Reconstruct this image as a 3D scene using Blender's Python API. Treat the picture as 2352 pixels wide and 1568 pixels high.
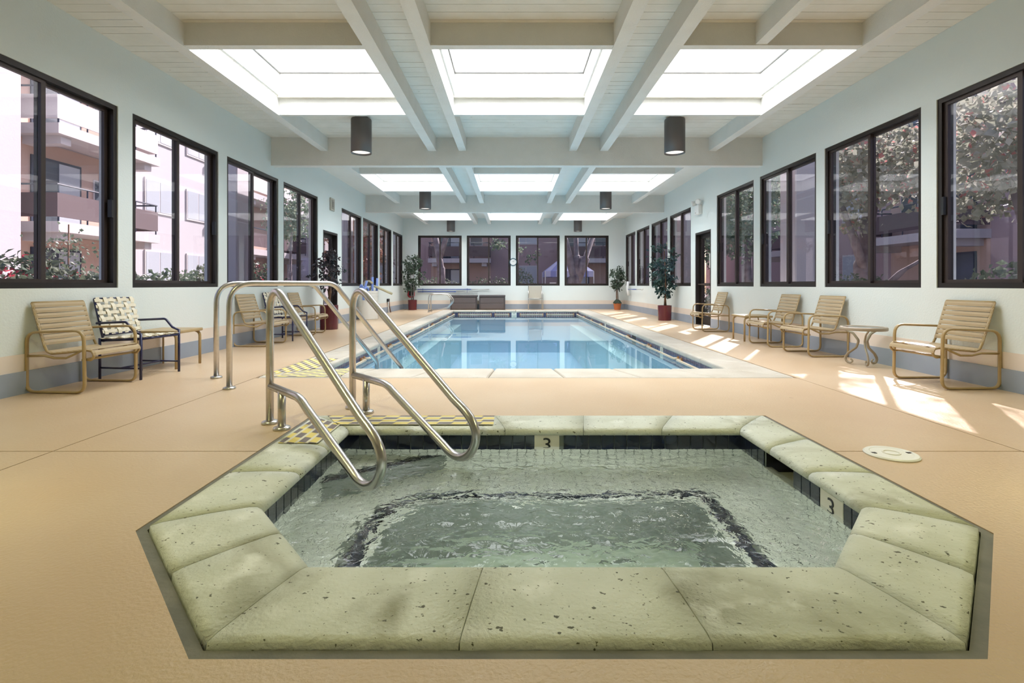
import bpy, bmesh, math, random
from mathutils import Vector, Matrix

# ------------------------------------------------------------------ reset
for o in list(bpy.data.objects):
    bpy.data.objects.remove(o)
scene = bpy.context.scene
COL = scene.collection
PI = math.pi
random.seed(7)

# ------------------------------------------------------------------ camera
F, CX, CY, EYE = 1200.0, 1176.0, 654.0, 0.92      # photo frame 2352 x 1568
cam_d = bpy.data.cameras.new('camera')
cam = bpy.data.objects.new('camera', cam_d)
COL.objects.link(cam)
cam.location = (0, 0, EYE)
cam.rotation_euler = (PI / 2, 0, 0)
cam_d.sensor_width = 36.0
cam_d.lens = 36.0 * F / 2352.0
cam_d.shift_y = (CY - 784.0) / 2352.0
cam_d.clip_start = 0.05
cam_d.clip_end = 300
scene.camera = cam

# ------------------------------------------------------------------ room numbers (metres)
XL, XR, YB, YF, ZC = -4.14, 4.306, -2.6, 19.87, 3.45
Z_BEAM, Z_JOIST = 2.97, 3.22
BEAMS = [3.19, 8.98, 14.77]
JOISTS = [(-3.29, -3.165), (-1.437, -1.30), (-.913, -.786), (.98, 1.11), (1.51, 1.646), (3.38, 3.51)]
OPEN = [(-3.165, -1.437), (-.786, .98), (1.646, 3.38)]
BAYS = [(3.19, 8.98), (8.98, 14.77), (14.77, 19.87)]
SKY0, SKY1 = 1.94, 3.91                         # skylight opening, from the bay's first beam

# ------------------------------------------------------------------ world, sun, daylight, exposure
world = bpy.data.worlds.new('world')
scene.world = world
world.use_nodes = True
wn = world.node_tree
wn.nodes.clear()
wo = wn.nodes.new('ShaderNodeOutputWorld')
wb = wn.nodes.new('ShaderNodeBackground')
ws = wn.nodes.new('ShaderNodeTexSky')
ws.sky_type = 'NISHITA'
ws.sun_disc = False
ws.sun_elevation = math.radians(41)
ws.sun_rotation = math.radians(32)
ws.altitude = 50
ws.air_density = 1.0
ws.dust_density = 3.0
ws.ozone_density = 1.0
wb.inputs['Strength'].default_value = 0.27
wn.links.new(ws.outputs[0], wb.inputs['Color'])
wn.links.new(wb.outputs[0], wo.inputs['Surface'])

sun_d = bpy.data.lights.new('sun', 'SUN')
sun_d.energy = 10.5
sun_d.angle = math.radians(0.7)
sun_d.color = (1.0, 0.95, 0.88)
sun = bpy.data.objects.new('sun', sun_d)
COL.objects.link(sun)
SUN_TRAVEL = Vector((-.53 * math.cos(math.radians(41)), -.85 * math.cos(math.radians(41)), -math.sin(math.radians(41))))
sun.rotation_euler = SUN_TRAVEL.to_track_quat('-Z', 'Y').to_euler()
sun.location = (12, 20, 14)

# daylight falling through the nine frosted skylights
for (b0, b1), day in zip(BAYS, (58, 62, 60)):     # trees overhang the nearer skylights
    for (x0, x1) in OPEN:
        ld = bpy.data.lights.new('skylight_daylight', 'AREA')
        ld.shape = 'RECTANGLE'
        ld.size = (x1 - x0) - .04
        ld.size_y = (SKY1 - SKY0) - .04
        ld.energy = day
        ld.color = (0.95, 0.975, 1.0)
        ld.spread = math.radians(125)
        lo = bpy.data.objects.new('skylight_daylight', ld)
        lo.location = ((x0 + x1) / 2, b0 + (SKY0 + SKY1) / 2, ZC + .37)
        COL.objects.link(lo)

vs = scene.view_settings
vs.view_transform = 'Standard'
try:
    vs.look = 'None'
except Exception:
    pass
vs.exposure = 0.30
vs.gamma = 1.0
vs.use_curve_mapping = False

# ------------------------------------------------------------------ helpers: objects
def link(name, me, mat=None, parent=None):
    o = bpy.data.objects.new(name, me)
    COL.objects.link(o)
    if parent is not None:
        o.parent = parent
    if mat is not None and me is not None and len(me.materials) == 0:
        me.materials.append(mat)
    return o

def obj(name, bm, mat=None, parent=None, smooth=False, recalc=True):
    if recalc:
        bmesh.ops.recalc_face_normals(bm, faces=bm.faces[:])
    me = bpy.data.meshes.new(name)
    bm.to_mesh(me)
    bm.free()
    if smooth:
        for p in me.polygons:
            p.use_smooth = True
    return link(name, me, mat, parent)

def tag(o, label=None, cat=None, group=None, kind=None):
    if label: o['label'] = label
    if cat: o['category'] = cat
    if group: o['group'] = group
    if kind: o['kind'] = kind
    return o

def thing(name, label, cat, loc=(0, 0, 0), rz=0.0, group=None, kind=None):
    o = bpy.data.objects.new(name, None)
    COL.objects.link(o)
    o.location = loc
    o.rotation_euler = (0, 0, rz)
    o.empty_display_size = .1
    return tag(o, label, cat, group, kind)

KIDS = {}
def dup(root, loc, rz, label, group=None):
    r = root.copy(); COL.objects.link(r)
    r.location = loc; r.rotation_euler = (0, 0, rz)
    r['label'] = label
    if group: r['group'] = group
    for ch in [c for c in bpy.data.objects if c.parent is root]:
        c2 = ch.copy(); COL.objects.link(c2); c2.parent = r
        for g in [c for c in bpy.data.objects if c.parent is ch]:
            g2 = g.copy(); COL.objects.link(g2); g2.parent = c2
    return r

# ------------------------------------------------------------------ helpers: geometry
def new(): return bmesh.new()

def box(bm, x0, x1, y0, y1, z0, z1, M=None):
    v = []
    for x in (x0, x1):
        for y in (y0, y1):
            for z in (z0, z1):
                p = Vector((x, y, z))
                v.append(bm.verts.new(M(p) if M else p))
    for f in ((0, 1, 3, 2), (4, 6, 7, 5), (0, 4, 5, 1), (2, 3, 7, 6), (0, 2, 6, 4), (1, 5, 7, 3)):
        bm.faces.new([v[i] for i in f])
    return v

def bbox(x0, x1, y0, y1, z0, z1, M=None):
    bm = new(); box(bm, x0, x1, y0, y1, z0, z1, M); return bm

def bevel(bm, w, seg=2):
    bmesh.ops.recalc_face_normals(bm, faces=bm.faces[:])
    bmesh.ops.bevel(bm, geom=bm.edges[:], offset=w, segments=seg, profile=.5, affect='EDGES')
    return bm

def prism(bm, pts, z0, z1):
    lo = [bm.verts.new((p[0], p[1], z0)) for p in pts]
    hi = [bm.verts.new((p[0], p[1], z1)) for p in pts]
    n = len(pts)
    bm.faces.new(hi); bm.faces.new(lo[::-1])
    for i in range(n):
        bm.faces.new([lo[i], lo[(i + 1) % n], hi[(i + 1) % n], hi[i]])

def fillet(pts, r, n=5, closed=False):
    pts = [Vector(p) for p in pts]
    out = []
    N = len(pts)
    for i in range(N):
        if not closed and i in (0, N - 1):
            out.append(pts[i]); continue
        p, a, b = pts[i], pts[(i - 1) % N], pts[(i + 1) % N]
        da, db = (a - p), (b - p)
        la, lb = da.length, db.length
        da.normalize(); db.normalize()
        ang = da.angle(db)
        if ang > PI - .02:
            out.append(p); continue
        rr = r[i] if isinstance(r, (list, tuple)) else r
        t = min(rr / math.tan(ang / 2), la * .49, lb * .49)
        s, e = p + da * t, p + db * t
        for k in range(n + 1):
            u = k / n
            out.append(s.lerp(p, u).lerp(p.lerp(e, u), u))
    return out

def tube(bm, pts, r, seg=10, closed=False, r2=None, up=None, taper=None):
    """round (or elliptic r x r2) tube along pts"""
    pts = [Vector(p) for p in pts]
    n = len(pts)
    rings = []
    nrm = None
    for i, p in enumerate(pts):
        if closed:
            t = (pts[(i + 1) % n] - pts[(i - 1) % n])
        else:
            t = pts[min(i + 1, n - 1)] - pts[max(i - 1, 0)]
        if t.length < 1e-9: t = Vector((0, 0, 1))
        t.normalize()
        if up is not None:
            nrm = (Vector(up) - t * t.dot(Vector(up)))
            if nrm.length < 1e-4: nrm = t.orthogonal()
            nrm.normalize()
        elif nrm is None:
            nrm = t.orthogonal().normalized()
        else:
            nrm = nrm - t * nrm.dot(t)
            if nrm.length < 1e-6: nrm = t.orthogonal()
            nrm.normalize()
        bi = t.cross(nrm)
        k = 1.0 if taper is None else taper[i] if isinstance(taper, (list, tuple)) else (1 - (1 - taper) * i / max(1, n - 1))
        ring = []
        for j in range(seg):
            a = 2 * PI * j / seg
            ring.append(bm.verts.new(p + nrm * math.cos(a) * r * k + bi * math.sin(a) * (r2 or r) * k))
        rings.append(ring)
    m = n if closed else n - 1
    for i in range(m):
        A, B = rings[i], rings[(i + 1) % n]
        for j in range(seg):
            bm.faces.new([A[j], A[(j + 1) % seg], B[(j + 1) % seg], B[j]])
    if not closed:
        bm.faces.new(rings[0][::-1]); bm.faces.new(rings[-1])

def lathe(bm, prof, seg=24, c=(0, 0, 0), ring=False):
    rings = []
    for (r, z) in prof:
        if r < 1e-5:
            rings.append([bm.verts.new((c[0], c[1], c[2] + z))])
        else:
            rings.append([bm.verts.new((c[0] + r * math.cos(2 * PI * j / seg), c[1] + r * math.sin(2 * PI * j / seg), c[2] + z)) for j in range(seg)])
    for A, B in zip(rings, rings[1:] + rings[:1] if ring else rings[1:]):
        for j in range(seg):
            k = (j + 1) % seg
            if len(A) == 1 and len(B) == 1: continue
            if len(A) == 1: bm.faces.new([A[0], B[j], B[k]])
            elif len(B) == 1: bm.faces.new([A[j], A[k], B[0]])
            else: bm.faces.new([A[j], A[k], B[k], B[j]])
    if ring: return
    if len(rings[0]) > 1: bm.faces.new(rings[0][::-1])
    if len(rings[-1]) > 1: bm.faces.new(rings[-1])

def leaf_cloud(bm, pts, size, rnd, droop=.3, width=.45):
    for p in pts:
        d = Vector((rnd.uniform(-1, 1), rnd.uniform(-1, 1), rnd.uniform(-.9, .5) - droop)).normalized()
        s = d.orthogonal().normalized()
        s = (s * math.cos(rnd.uniform(0, 6)) + d.cross(s) * math.sin(rnd.uniform(0, 6))).normalized()
        L = size * rnd.uniform(.6, 1.25)
        w = L * width
        n = d.cross(s).normalized() * L * .12
        a = bm.verts.new(p); b = bm.verts.new(p + d * L * .5 + s * w + n); c = bm.verts.new(p + d * L); e = bm.verts.new(p + d * L * .5 - s * w + n)
        bm.faces.new([a, b, c]); bm.faces.new([a, c, e])

# ------------------------------------------------------------------ helpers: materials
def mat(name, col, rough=.6, metal=0.0, spec=.5, noise=None, bump=None, spots=None, coat=0.0):
    """noise=(scale, colour2, amount) bump=(scale, strength) spots=(scale, threshold, colour)"""
    m = bpy.data.materials.new(name)
    m.use_nodes = True
    nt = m.node_tree
    b = nt.nodes['Principled BSDF']
    b.inputs['Base Color'].default_value = (*col, 1)
    b.inputs['Roughness'].default_value = rough
    b.inputs['Metallic'].default_value = metal
    b.inputs['Specular IOR Level'].default_value = spec
    if coat:
        b.inputs['Coat Weight'].default_value = coat
        b.inputs['Coat Roughness'].default_value = .08
    tc = None
    if noise or bump or spots:
        tc = nt.nodes.new('ShaderNodeNewGeometry')
    cur = None
    if noise:
        sc, c2, amt = noise
        nz = nt.nodes.new('ShaderNodeTexNoise')
        nz.inputs['Scale'].default_value = sc
        nz.inputs['Detail'].default_value = 6
        nt.links.new(tc.outputs['Position'], nz.inputs['Vector'])
        rp = nt.nodes.new('ShaderNodeMapRange')
        rp.inputs[1].default_value = .38; rp.inputs[2].default_value = .66
        rp.inputs[3].default_value = 0; rp.inputs[4].default_value = amt
        nt.links.new(nz.outputs[0], rp.inputs[0])
        mx = nt.nodes.new('ShaderNodeMix'); mx.data_type = 'RGBA'
        mx.inputs[6].default_value = (*col, 1); mx.inputs[7].default_value = (*c2, 1)
        nt.links.new(rp.outputs[0], mx.inputs[0])
        cur = mx.outputs[2]
    if spots:
        sc, th, c3 = spots
        vz = nt.nodes.new('ShaderNodeTexNoise')
        vz.inputs['Scale'].default_value = sc
        vz.inputs['Detail'].default_value = 2
        nt.links.new(tc.outputs['Position'], vz.inputs['Vector'])
        rp = nt.nodes.new('ShaderNodeMapRange')
        rp.inputs[1].default_value = th; rp.inputs[2].default_value = th + .04
        nt.links.new(vz.outputs[0], rp.inputs[0])
        mx = nt.nodes.new('ShaderNodeMix'); mx.data_type = 'RGBA'
        mx.inputs[6].default_value = (*col, 1); mx.inputs[7].default_value = (*c3, 1)
        if cur is not None: nt.links.new(cur, mx.inputs[6])
        nt.links.new(rp.outputs[0], mx.inputs[0])
        cur = mx.outputs[2]
    if cur is not None:
        nt.links.new(cur, b.inputs['Base Color'])
    if bump:
        sc, st = bump
        nz = nt.nodes.new('ShaderNodeTexNoise')
        nz.inputs['Scale'].default_value = sc
        nz.inputs['Detail'].default_value = 4
        nt.links.new(tc.outputs['Position'], nz.inputs['Vector'])
        bp = nt.nodes.new('ShaderNodeBump')
        bp.inputs['Strength'].default_value = st
        bp.inputs['Distance'].default_value = .01
        nt.links.new(nz.outputs[0], bp.inputs['Height'])
        nt.links.new(bp.outputs[0], b.inputs['Normal'])
    return m

def schlick(nt, f0, normal=None):
    lw = nt.nodes.new('ShaderNodeLayerWeight'); lw.inputs[0].default_value = .5
    if normal is not None: nt.links.new(normal, lw.inputs['Normal'])
    pw = nt.nodes.new('ShaderNodeMath'); pw.operation = 'POWER'; pw.inputs[1].default_value = 5
    nt.links.new(lw.outputs['Facing'], pw.inputs[0])
    ma = nt.nodes.new('ShaderNodeMath'); ma.operation = 'MULTIPLY_ADD'; ma.inputs[1].default_value = 1 - f0; ma.inputs[2].default_value = f0
    nt.links.new(pw.outputs[0], ma.inputs[0])
    return ma.outputs[0]

def glass_mat(name, tint, ior=1.45, rough=0.0, gl=1.0):
    m = bpy.data.materials.new(name); m.use_nodes = True
    nt = m.node_tree; nt.nodes.clear()
    out = nt.nodes.new('ShaderNodeOutputMaterial')
    tr = nt.nodes.new('ShaderNodeBsdfTransparent'); tr.inputs[0].default_value = (*tint, 1)
    gb = nt.nodes.new('ShaderNodeBsdfGlossy'); gb.inputs['Roughness'].default_value = rough
    gb.inputs[0].default_value = (gl * .75, gl * .75, gl * .75, 1)
    fr = schlick(nt, ((ior - 1) / (ior + 1)) ** 2)
    mx = nt.nodes.new('ShaderNodeMixShader')
    nt.links.new(fr, mx.inputs[0]); nt.links.new(tr.outputs[0], mx.inputs[1]); nt.links.new(gb.outputs[0], mx.inputs[2])
    nt.links.new(mx.outputs[0], out.inputs[0])
    return m

def leaf_mat(name, c1, c2, c3=None, tr=.35):
    m = mat(name, c1, .45, noise=(3.0, c2, 1.0), spots=(6.0, .62, c3) if c3 else None)
    nt = m.node_tree
    b = nt.nodes['Principled BSDF']; out = nt.nodes['Material Output']
    t = nt.nodes.new('ShaderNodeBsdfTranslucent'); mx = nt.nodes.new('ShaderNodeMixShader'); mx.inputs[0].default_value = tr
    nt.links.new(b.inputs['Base Color'].links[0].from_socket, t.inputs[0])
    nt.links.new(b.outputs[0], mx.inputs[1]); nt.links.new(t.outputs[0], mx.inputs[2]); nt.links.new(mx.outputs[0], out.inputs[0])
    return m

M = {}
M['wall'] = mat('wall_paint_mint', (.735, .80, .78), .7, noise=(.6, (.76, .80, .775), .8), bump=(55, .25))
M['cream'] = mat('cream_band', (.80, .70, .60), .35, noise=(3, (.74, .64, .54), .5))
M['blue_base'] = mat('grey_blue_base', (.33, .38, .45), .5, noise=(3, (.29, .33, .40), .6))
M['ceil'] = mat('ceiling_white', (.78, .77, .72), .75, bump=(40, .3), noise=(2, (.74, .73, .67), .6))
M['plank'] = mat('ceiling_plank_white', (.78, .76, .69), .75, bump=(25, .3), noise=(5, (.72, .70, .62), .7), spots=(14, .74, (.5, .47, .4)))
M['beam'] = mat('beam_white', (.77, .77, .73), .75, bump=(60, .45), noise=(4, (.72, .72, .68), .6))
M['well'] = mat('skylight_well_white', (.88, .88, .86), .6)
M['bronze'] = mat('bronze_frame', (.030, .024, .022), .4, metal=.4)
M['bronze2'] = mat('bronze_sash', (.060, .044, .040), .4, metal=.4)
M['glass'] = glass_mat('window_glass', (.86, .83, .88), 1.5)
M['deck'] = mat('deck_peach', (.59, .425, .265), .32, noise=(.9, (.64, .485, .325), .9), bump=(70, .35), spots=(9, .735, (.50, .34, .20)))
M['joint'] = mat('dark_joint', (.16, .10, .06), .9)
M['coping'] = mat('coping_stone', (.66, .68, .57), .5, noise=(2.4, (.47, .49, .36), .9), bump=(60, .5), spots=(38, .685, (.12, .12, .07)))
def coping_mat():
    m = mat('coping_stone_worn', (.6, .6, .5), .5, bump=(60, .5))
    nt = m.node_tree; b = nt.nodes['Principled BSDF']; ge = [n for n in nt.nodes if n.bl_idname == 'ShaderNodeNewGeometry'][0]
    def nz(sc, det, lo, hi, dist=0.0):
        n = nt.nodes.new('ShaderNodeTexNoise'); n.inputs['Scale'].default_value = sc; n.inputs['Detail'].default_value = det; n.inputs['Distortion'].default_value = dist
        nt.links.new(ge.outputs['Position'], n.inputs['Vector'])
        r = nt.nodes.new('ShaderNodeMapRange'); r.inputs[1].default_value = lo; r.inputs[2].default_value = hi
        nt.links.new(n.outputs[0], r.inputs[0]); return r.outputs[0]
    def mix(f, A, B):
        x = nt.nodes.new('ShaderNodeMix'); x.data_type = 'RGBA'
        nt.links.new(f, x.inputs[0])
        for i, v in ((6, A), (7, B)):
            if isinstance(v, tuple): x.inputs[i].default_value = (*v, 1)
            else: nt.links.new(v, x.inputs[i])
        return x.outputs[2]
    c = mix(nz(3.2, 5, .35, .7), (.70, .725, .645), (.55, .575, .47))
    c = mix(nz(2.1, 9, .56, .74, .8), c, (.32, .32, .21))
    c = mix(nz(5, 4, .58, .72), c, (.80, .82, .76))
    c = mix(nz(46, 2, .685, .72), c, (.10, .10, .06))
    c = mix(nz(95, 2, .70, .74), c, (.16, .16, .10))
    nt.links.new(c, b.inputs['Base Color'])
    return m
M['coping'] = coping_mat()
M['mortar'] = mat('pale_mortar', (.52, .53, .44), .8)
M['coping2'] = mat('pool_coping', (.53, .485, .41), .5, noise=(3, (.44, .39, .31), .8), bump=(60, .4), spots=(45, .72, (.30, .27, .2)))
M['seal'] = mat('grey_sealant', (.16, .16, .15), .85, bump=(30, .4), noise=(6, (.23, .22, .20), .8))
M['tile_blk'] = mat('dark_glazed_tile', (.006, .008, .02), .08, noise=(7, (.012, .02, .05), 1), coat=.6)
M['tile_wht'] = mat('white_mosaic', (.84, .87, .80), .25, noise=(5, (.76, .80, .72), .8))
M['tile_sill'] = mat('pale_tile', (.55, .55, .44), .3)
M['grout'] = mat('grout', (.20, .23, .20), .8)
M['tile_prp'] = mat('pool_tile', (.075, .07, .13), .2, noise=(9, (.11, .10, .17), 1))
M['marker'] = mat('marker_tile', (.72, .70, .60), .25)
M['ink'] = mat('black_paint', (.012, .012, .012), .4)
M['plaster'] = mat('pool_plaster', (.54, .72, .84), .6, noise=(.5, (.49, .68, .83), .8))
M['plaster_w'] = mat('pool_step_plaster', (.62, .82, .84), .6)
M['spa_floor'] = mat('spa_floor', (.62, .74, .62), .6)
M['steel'] = mat('stainless', (.56, .54, .52), .29, metal=1.0, noise=(30, (.49, .47, .45), .6), bump=(90, .06))
M['flange'] = mat('flange_steel', (.60, .58, .55), .3, metal=1.0)
M['tan'] = mat('tan_frame', (.42, .305, .145), .36, noise=(8, (.36, .25, .11), .7))
M['strap'] = mat('tan_strap', (.45, .345, .205), .40)
M['navy'] = mat('navy_frame', (.018, .02, .075), .3)
M['ivory'] = mat('ivory_strap', (.78, .72, .57), .45)
M['stone_tan'] = mat('taupe_metal', (.36, .30, .22), .45)
M['tglass'] = glass_mat('table_glass', (.85, .9, .88), 1.5)
M['lamp'] = mat('lamp_grey', (.13, .12, .115), .45, metal=.3)
M['maroon'] = mat('maroon_glaze', (.115, .012, .018), .25, coat=.3)
M['terra'] = mat('terracotta', (.50, .15, .05), .6)
M['soil'] = mat('soil', (.05, .04, .03), .9)
M['moss'] = mat('moss', (.035, .05, .03), .9, bump=(30, 1))
M['bark'] = mat('bark', (.20, .11, .06), .8, noise=(12, (.11, .06, .04), 1))
M['barkp'] = mat('bark_pale', (.30, .26, .27), .85, noise=(4, (.16, .13, .14), 1), bump=(14, .5))
M['fic'] = leaf_mat('ficus_leaf', (.05, .085, .05), (.09, .13, .09), None, .2)
M['fic2'] = leaf_mat('ficus_leaf_dark', (.035, .05, .06), (.09, .06, .07), (.08, .12, .12), .2)
M['fic3'] = leaf_mat('ficus_leaf_blue', (.03, .075, .06), (.05, .10, .12), None, .2)
M['white_pl'] = mat('white_plastic', (.78, .76, .70), .4)
M['white_eq'] = mat('white_equipment', (.80, .80, .78), .35)
M['beige'] = mat('beige_plastic', (.50, .47, .40), .5)
M['beige_d'] = mat('beige_grille', (.28, .26, .22), .6)
M['foam_b'] = mat('foam_blue', (.24, .34, .72), .75)
M['foam_t'] = mat('foam_tan', (.52, .47, .30), .8)
M['box_br'] = mat('deck_box_brown', (.115, .09, .085), .5)
M['box_lid'] = mat('deck_box_lid', (.07, .055, .055), .5)
M['sling'] = mat('sling_fabric', (.48, .44, .36), .8, bump=(300, .5))
M['alu'] = mat('aluminium', (.55, .54, .52), .3, metal=.9)
M['clock_rim'] = mat('clock_rim', (.05, .12, .16), .3, metal=.5)
M['paper'] = mat('white_paper', (.85, .84, .80), .7)
M['pole_b'] = mat('pole_blue', (.05, .10, .36), .3)
M['red'] = mat('red_plastic', (.42, .02, .03), .4)
M['black'] = mat('black_plastic', (.012, .012, .014), .5)
M['rust'] = mat('rusty_bracket', (.55, .24, .05), .6, noise=(30, (.30, .14, .06), 1))
M['rail_t'] = mat('rope_rail', (.55, .46, .34), .45, noise=(14, (.42, .32, .22), .8))
# outside
M['stucco_w'] = mat('stucco_white', (.52, .50, .515), .85, bump=(30, .3))
M['stucco_p'] = mat('stucco_peach', (.62, .44, .36), .85, noise=(1, (.56, .39, .32), .6))
M['stucco_m'] = mat('stucco_mauve', (.46, .34, .34), .85, noise=(1, (.41, .30, .30), .6))
M['fascia'] = mat('fascia_pale', (.60, .56, .56), .7)
M['panel_br'] = mat('balcony_panel', (.135, .095, .10), .7)
M['panel_sunlit'] = mat('balcony_panel_sunlit', (.70, .66, .66), .8, bump=(40, .4))  # upper panels: sunlit brightness put into the colour
M['rail_dk'] = mat('dark_rail', (.04, .05, .08), .4)
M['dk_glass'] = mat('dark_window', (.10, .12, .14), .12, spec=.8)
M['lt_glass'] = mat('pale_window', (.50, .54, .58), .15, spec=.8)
M['ground'] = mat('paving', (.36, .33, .30), .9, noise=(1.5, (.28, .27, .22), .9))
M['hedge'] = leaf_mat('hedge_leaf', (.12, .17, .11), (.22, .26, .19), (.40, .42, .36))
M['hedge_r'] = leaf_mat('hedge_red', (.12, .17, .11), (.20, .22, .15), (.60, .06, .10))
M['maple'] = leaf_mat('maple_leaf', (.30, .32, .24), (.50, .50, .42), (.62, .26, .24), .45)
M['maple2'] = leaf_mat('maple_leaf_green', (.14, .22, .15), (.30, .36, .26), (.42, .30, .24), .45)
M['maple_r'] = leaf_mat('maple_leaf_red', (.45, .17, .11), (.22, .24, .16), (.60, .32, .22), .45)
M['tent'] = mat('tent_fabric', (.55, .57, .78), .7)
M['tent2'] = mat('tent_fabric_blue', (.30, .34, .66), .7)

def emit(name, col, st):
    m = bpy.data.materials.new(name); m.use_nodes = True
    nt = m.node_tree; nt.nodes.clear()
    out = nt.nodes.new('ShaderNodeOutputMaterial'); e = nt.nodes.new('ShaderNodeEmission')
    e.inputs[0].default_value = (*col, 1); e.inputs[1].default_value = st
    nt.links.new(e.outputs[0], out.inputs[0])
    return m
M['bulb'] = emit('lamp_glow', (1, .95, .86), 1.3)

# translucent skylight acrylic
m = bpy.data.materials.new('frosted_acrylic'); m.use_nodes = True
nt = m.node_tree; nt.nodes.clear()
out = nt.nodes.new('ShaderNodeOutputMaterial')
a = nt.nodes.new('ShaderNodeBsdfTranslucent'); a.inputs[0].default_value = (.9, .92, .95, 1)
b = nt.nodes.new('ShaderNodeBsdfDiffuse'); b.inputs[0].default_value = (.9, .9, .9, 1)
x = nt.nodes.new('ShaderNodeMixShader'); x.inputs[0].default_value = .3
nt.links.new(a.outputs[0], x.inputs[1]); nt.links.new(b.outputs[0], x.inputs[2]); nt.links.new(x.outputs[0], out.inputs[0])
M['acrylic'] = m

# water
def water_mat(name, tint, bscale, bstr, refr=False):
    m = bpy.data.materials.new(name); m.use_nodes = True
    nt = m.node_tree; nt.nodes.clear()
    out = nt.nodes.new('ShaderNodeOutputMaterial')
    ge = nt.nodes.new('ShaderNodeNewGeometry')
    nz = nt.nodes.new('ShaderNodeTexNoise'); nz.inputs['Scale'].default_value = bscale; nz.inputs['Detail'].default_value = 3
    nz.inputs['Distortion'].default_value = .6
    nt.links.new(ge.outputs['Position'], nz.inputs['Vector'])
    bp = nt.nodes.new('ShaderNodeBump'); bp.inputs['Strength'].default_value = bstr; bp.inputs['Distance'].default_value = .02
    nt.links.new(nz.outputs[0], bp.inputs['Height'])
    gb = nt.nodes.new('ShaderNodeBsdfGlossy'); gb.inputs['Roughness'].default_value = .02
    nt.links.new(bp.outputs[0], gb.inputs['Normal'])
    if refr:
        tr = nt.nodes.new('ShaderNodeBsdfRefraction'); tr.inputs['IOR'].default_value = 1.33; tr.inputs['Roughness'].default_value = 0
        nt.links.new(bp.outputs[0], tr.inputs['Normal'])
    else:
        tr = nt.nodes.new('ShaderNodeBsdfTransparent')
    tr.inputs[0].default_value = (*tint, 1)
    if refr:
        frn = nt.nodes.new('ShaderNodeFresnel'); frn.inputs[0].default_value = 1.33
        nt.links.new(bp.outputs[0], frn.inputs['Normal']); fr = frn.outputs[0]
    else:
        fr = schlick(nt, .02, bp.outputs[0])
    mx = nt.nodes.new('ShaderNodeMixShader')
    nt.links.new(fr, mx.inputs[0]); nt.links.new(tr.outputs[0], mx.inputs[1]); nt.links.new(gb.outputs[0], mx.inputs[2])
    nt.links.new(mx.outputs[0], out.inputs[0])
    return m
M['pool_water'] = water_mat('pool_water', (.84, .95, .99), 1.3, .04)
M['spa_water'] = water_mat('spa_water', (.96, .99, .96), 15.0, .47, refr=True)

# yellow and brown warning checks painted on the coping corners
def check_mat(name):
    m = mat(name, (.7, .6, .2), .6)
    nt = m.node_tree; b = nt.nodes['Principled BSDF']
    tc = nt.nodes.new('ShaderNodeTexCoord')
    sp = nt.nodes.new('ShaderNodeSeparateXYZ'); nt.links.new(tc.outputs['Object'], sp.inputs[0])
    def mth(op, a_, b_=None, c_=None):
        n_ = nt.nodes.new('ShaderNodeMath'); n_.operation = op
        for i_, v_ in enumerate((a_, b_, c_)):
            if v_ is None: continue
            if isinstance(v_, (int, float)): n_.inputs[i_].default_value = v_
            else: nt.links.new(v_, n_.inputs[i_])
        return n_.outputs[0]
    v_ = mth('MULTIPLY', sp.outputs[1], 1 / .062)
    row = mth('FLOOR', v_); fr_ = mth('FRACT', v_)
    u_ = mth('ADD', mth('MULTIPLY', sp.outputs[0], 1 / .19), mth('MULTIPLY', row, .5))
    u_ = mth('ADD', u_, mth('MULTIPLY', fr_, -.12))
    isd = mth('GREATER_THAN', mth('FRACT', u_), .5)
    gap = mth('GREATER_THAN', mth('ABSOLUTE', mth('SUBTRACT', fr_, .5)), .36)
    m1 = nt.nodes.new('ShaderNodeMix'); m1.data_type = 'RGBA'; m1.inputs[6].default_value = (.70, .56, .13, 1); m1.inputs[7].default_value = (.15, .12, .115, 1)
    nt.links.new(isd, m1.inputs[0])
    m2 = nt.nodes.new('ShaderNodeMix'); m2.data_type = 'RGBA'; m2.inputs[7].default_value = (.66, .62, .48, 1)
    nt.links.new(m1.outputs[2], m2.inputs[6]); nt.links.new(gap, m2.inputs[0])
    nt.links.new(m2.outputs[2], b.inputs['Base Color'])
    return m
M['check'] = check_mat('warning_checks')

# ================================================================== SETTING
# ------------------------------------------------------------------ pool and spa outlines
PX0, PX1, PY0, PY1 = -2.12, 2.38, 5.70, 18.70      # pool, inner
PO0, PO1, PQ0, PQ1 = -2.54, 2.82, 5.16, 19.12      # pool, outer edge of coping
SPO = [(-1.375, 1.97), (-.78, 1.32), (1.155, 1.32), (1.75, 1.95), (1.75, 3.645), (-1.375, 3.645)]   # spa outer, ccw
SPI = [(-1.05, 2.16), (-.67, 1.70), (1.06, 1.70), (1.46, 2.16), (1.46, 3.33), (-1.05, 3.33)]       # spa inner, ccw
G = .004     # half joint
YJ = 2.89

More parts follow.
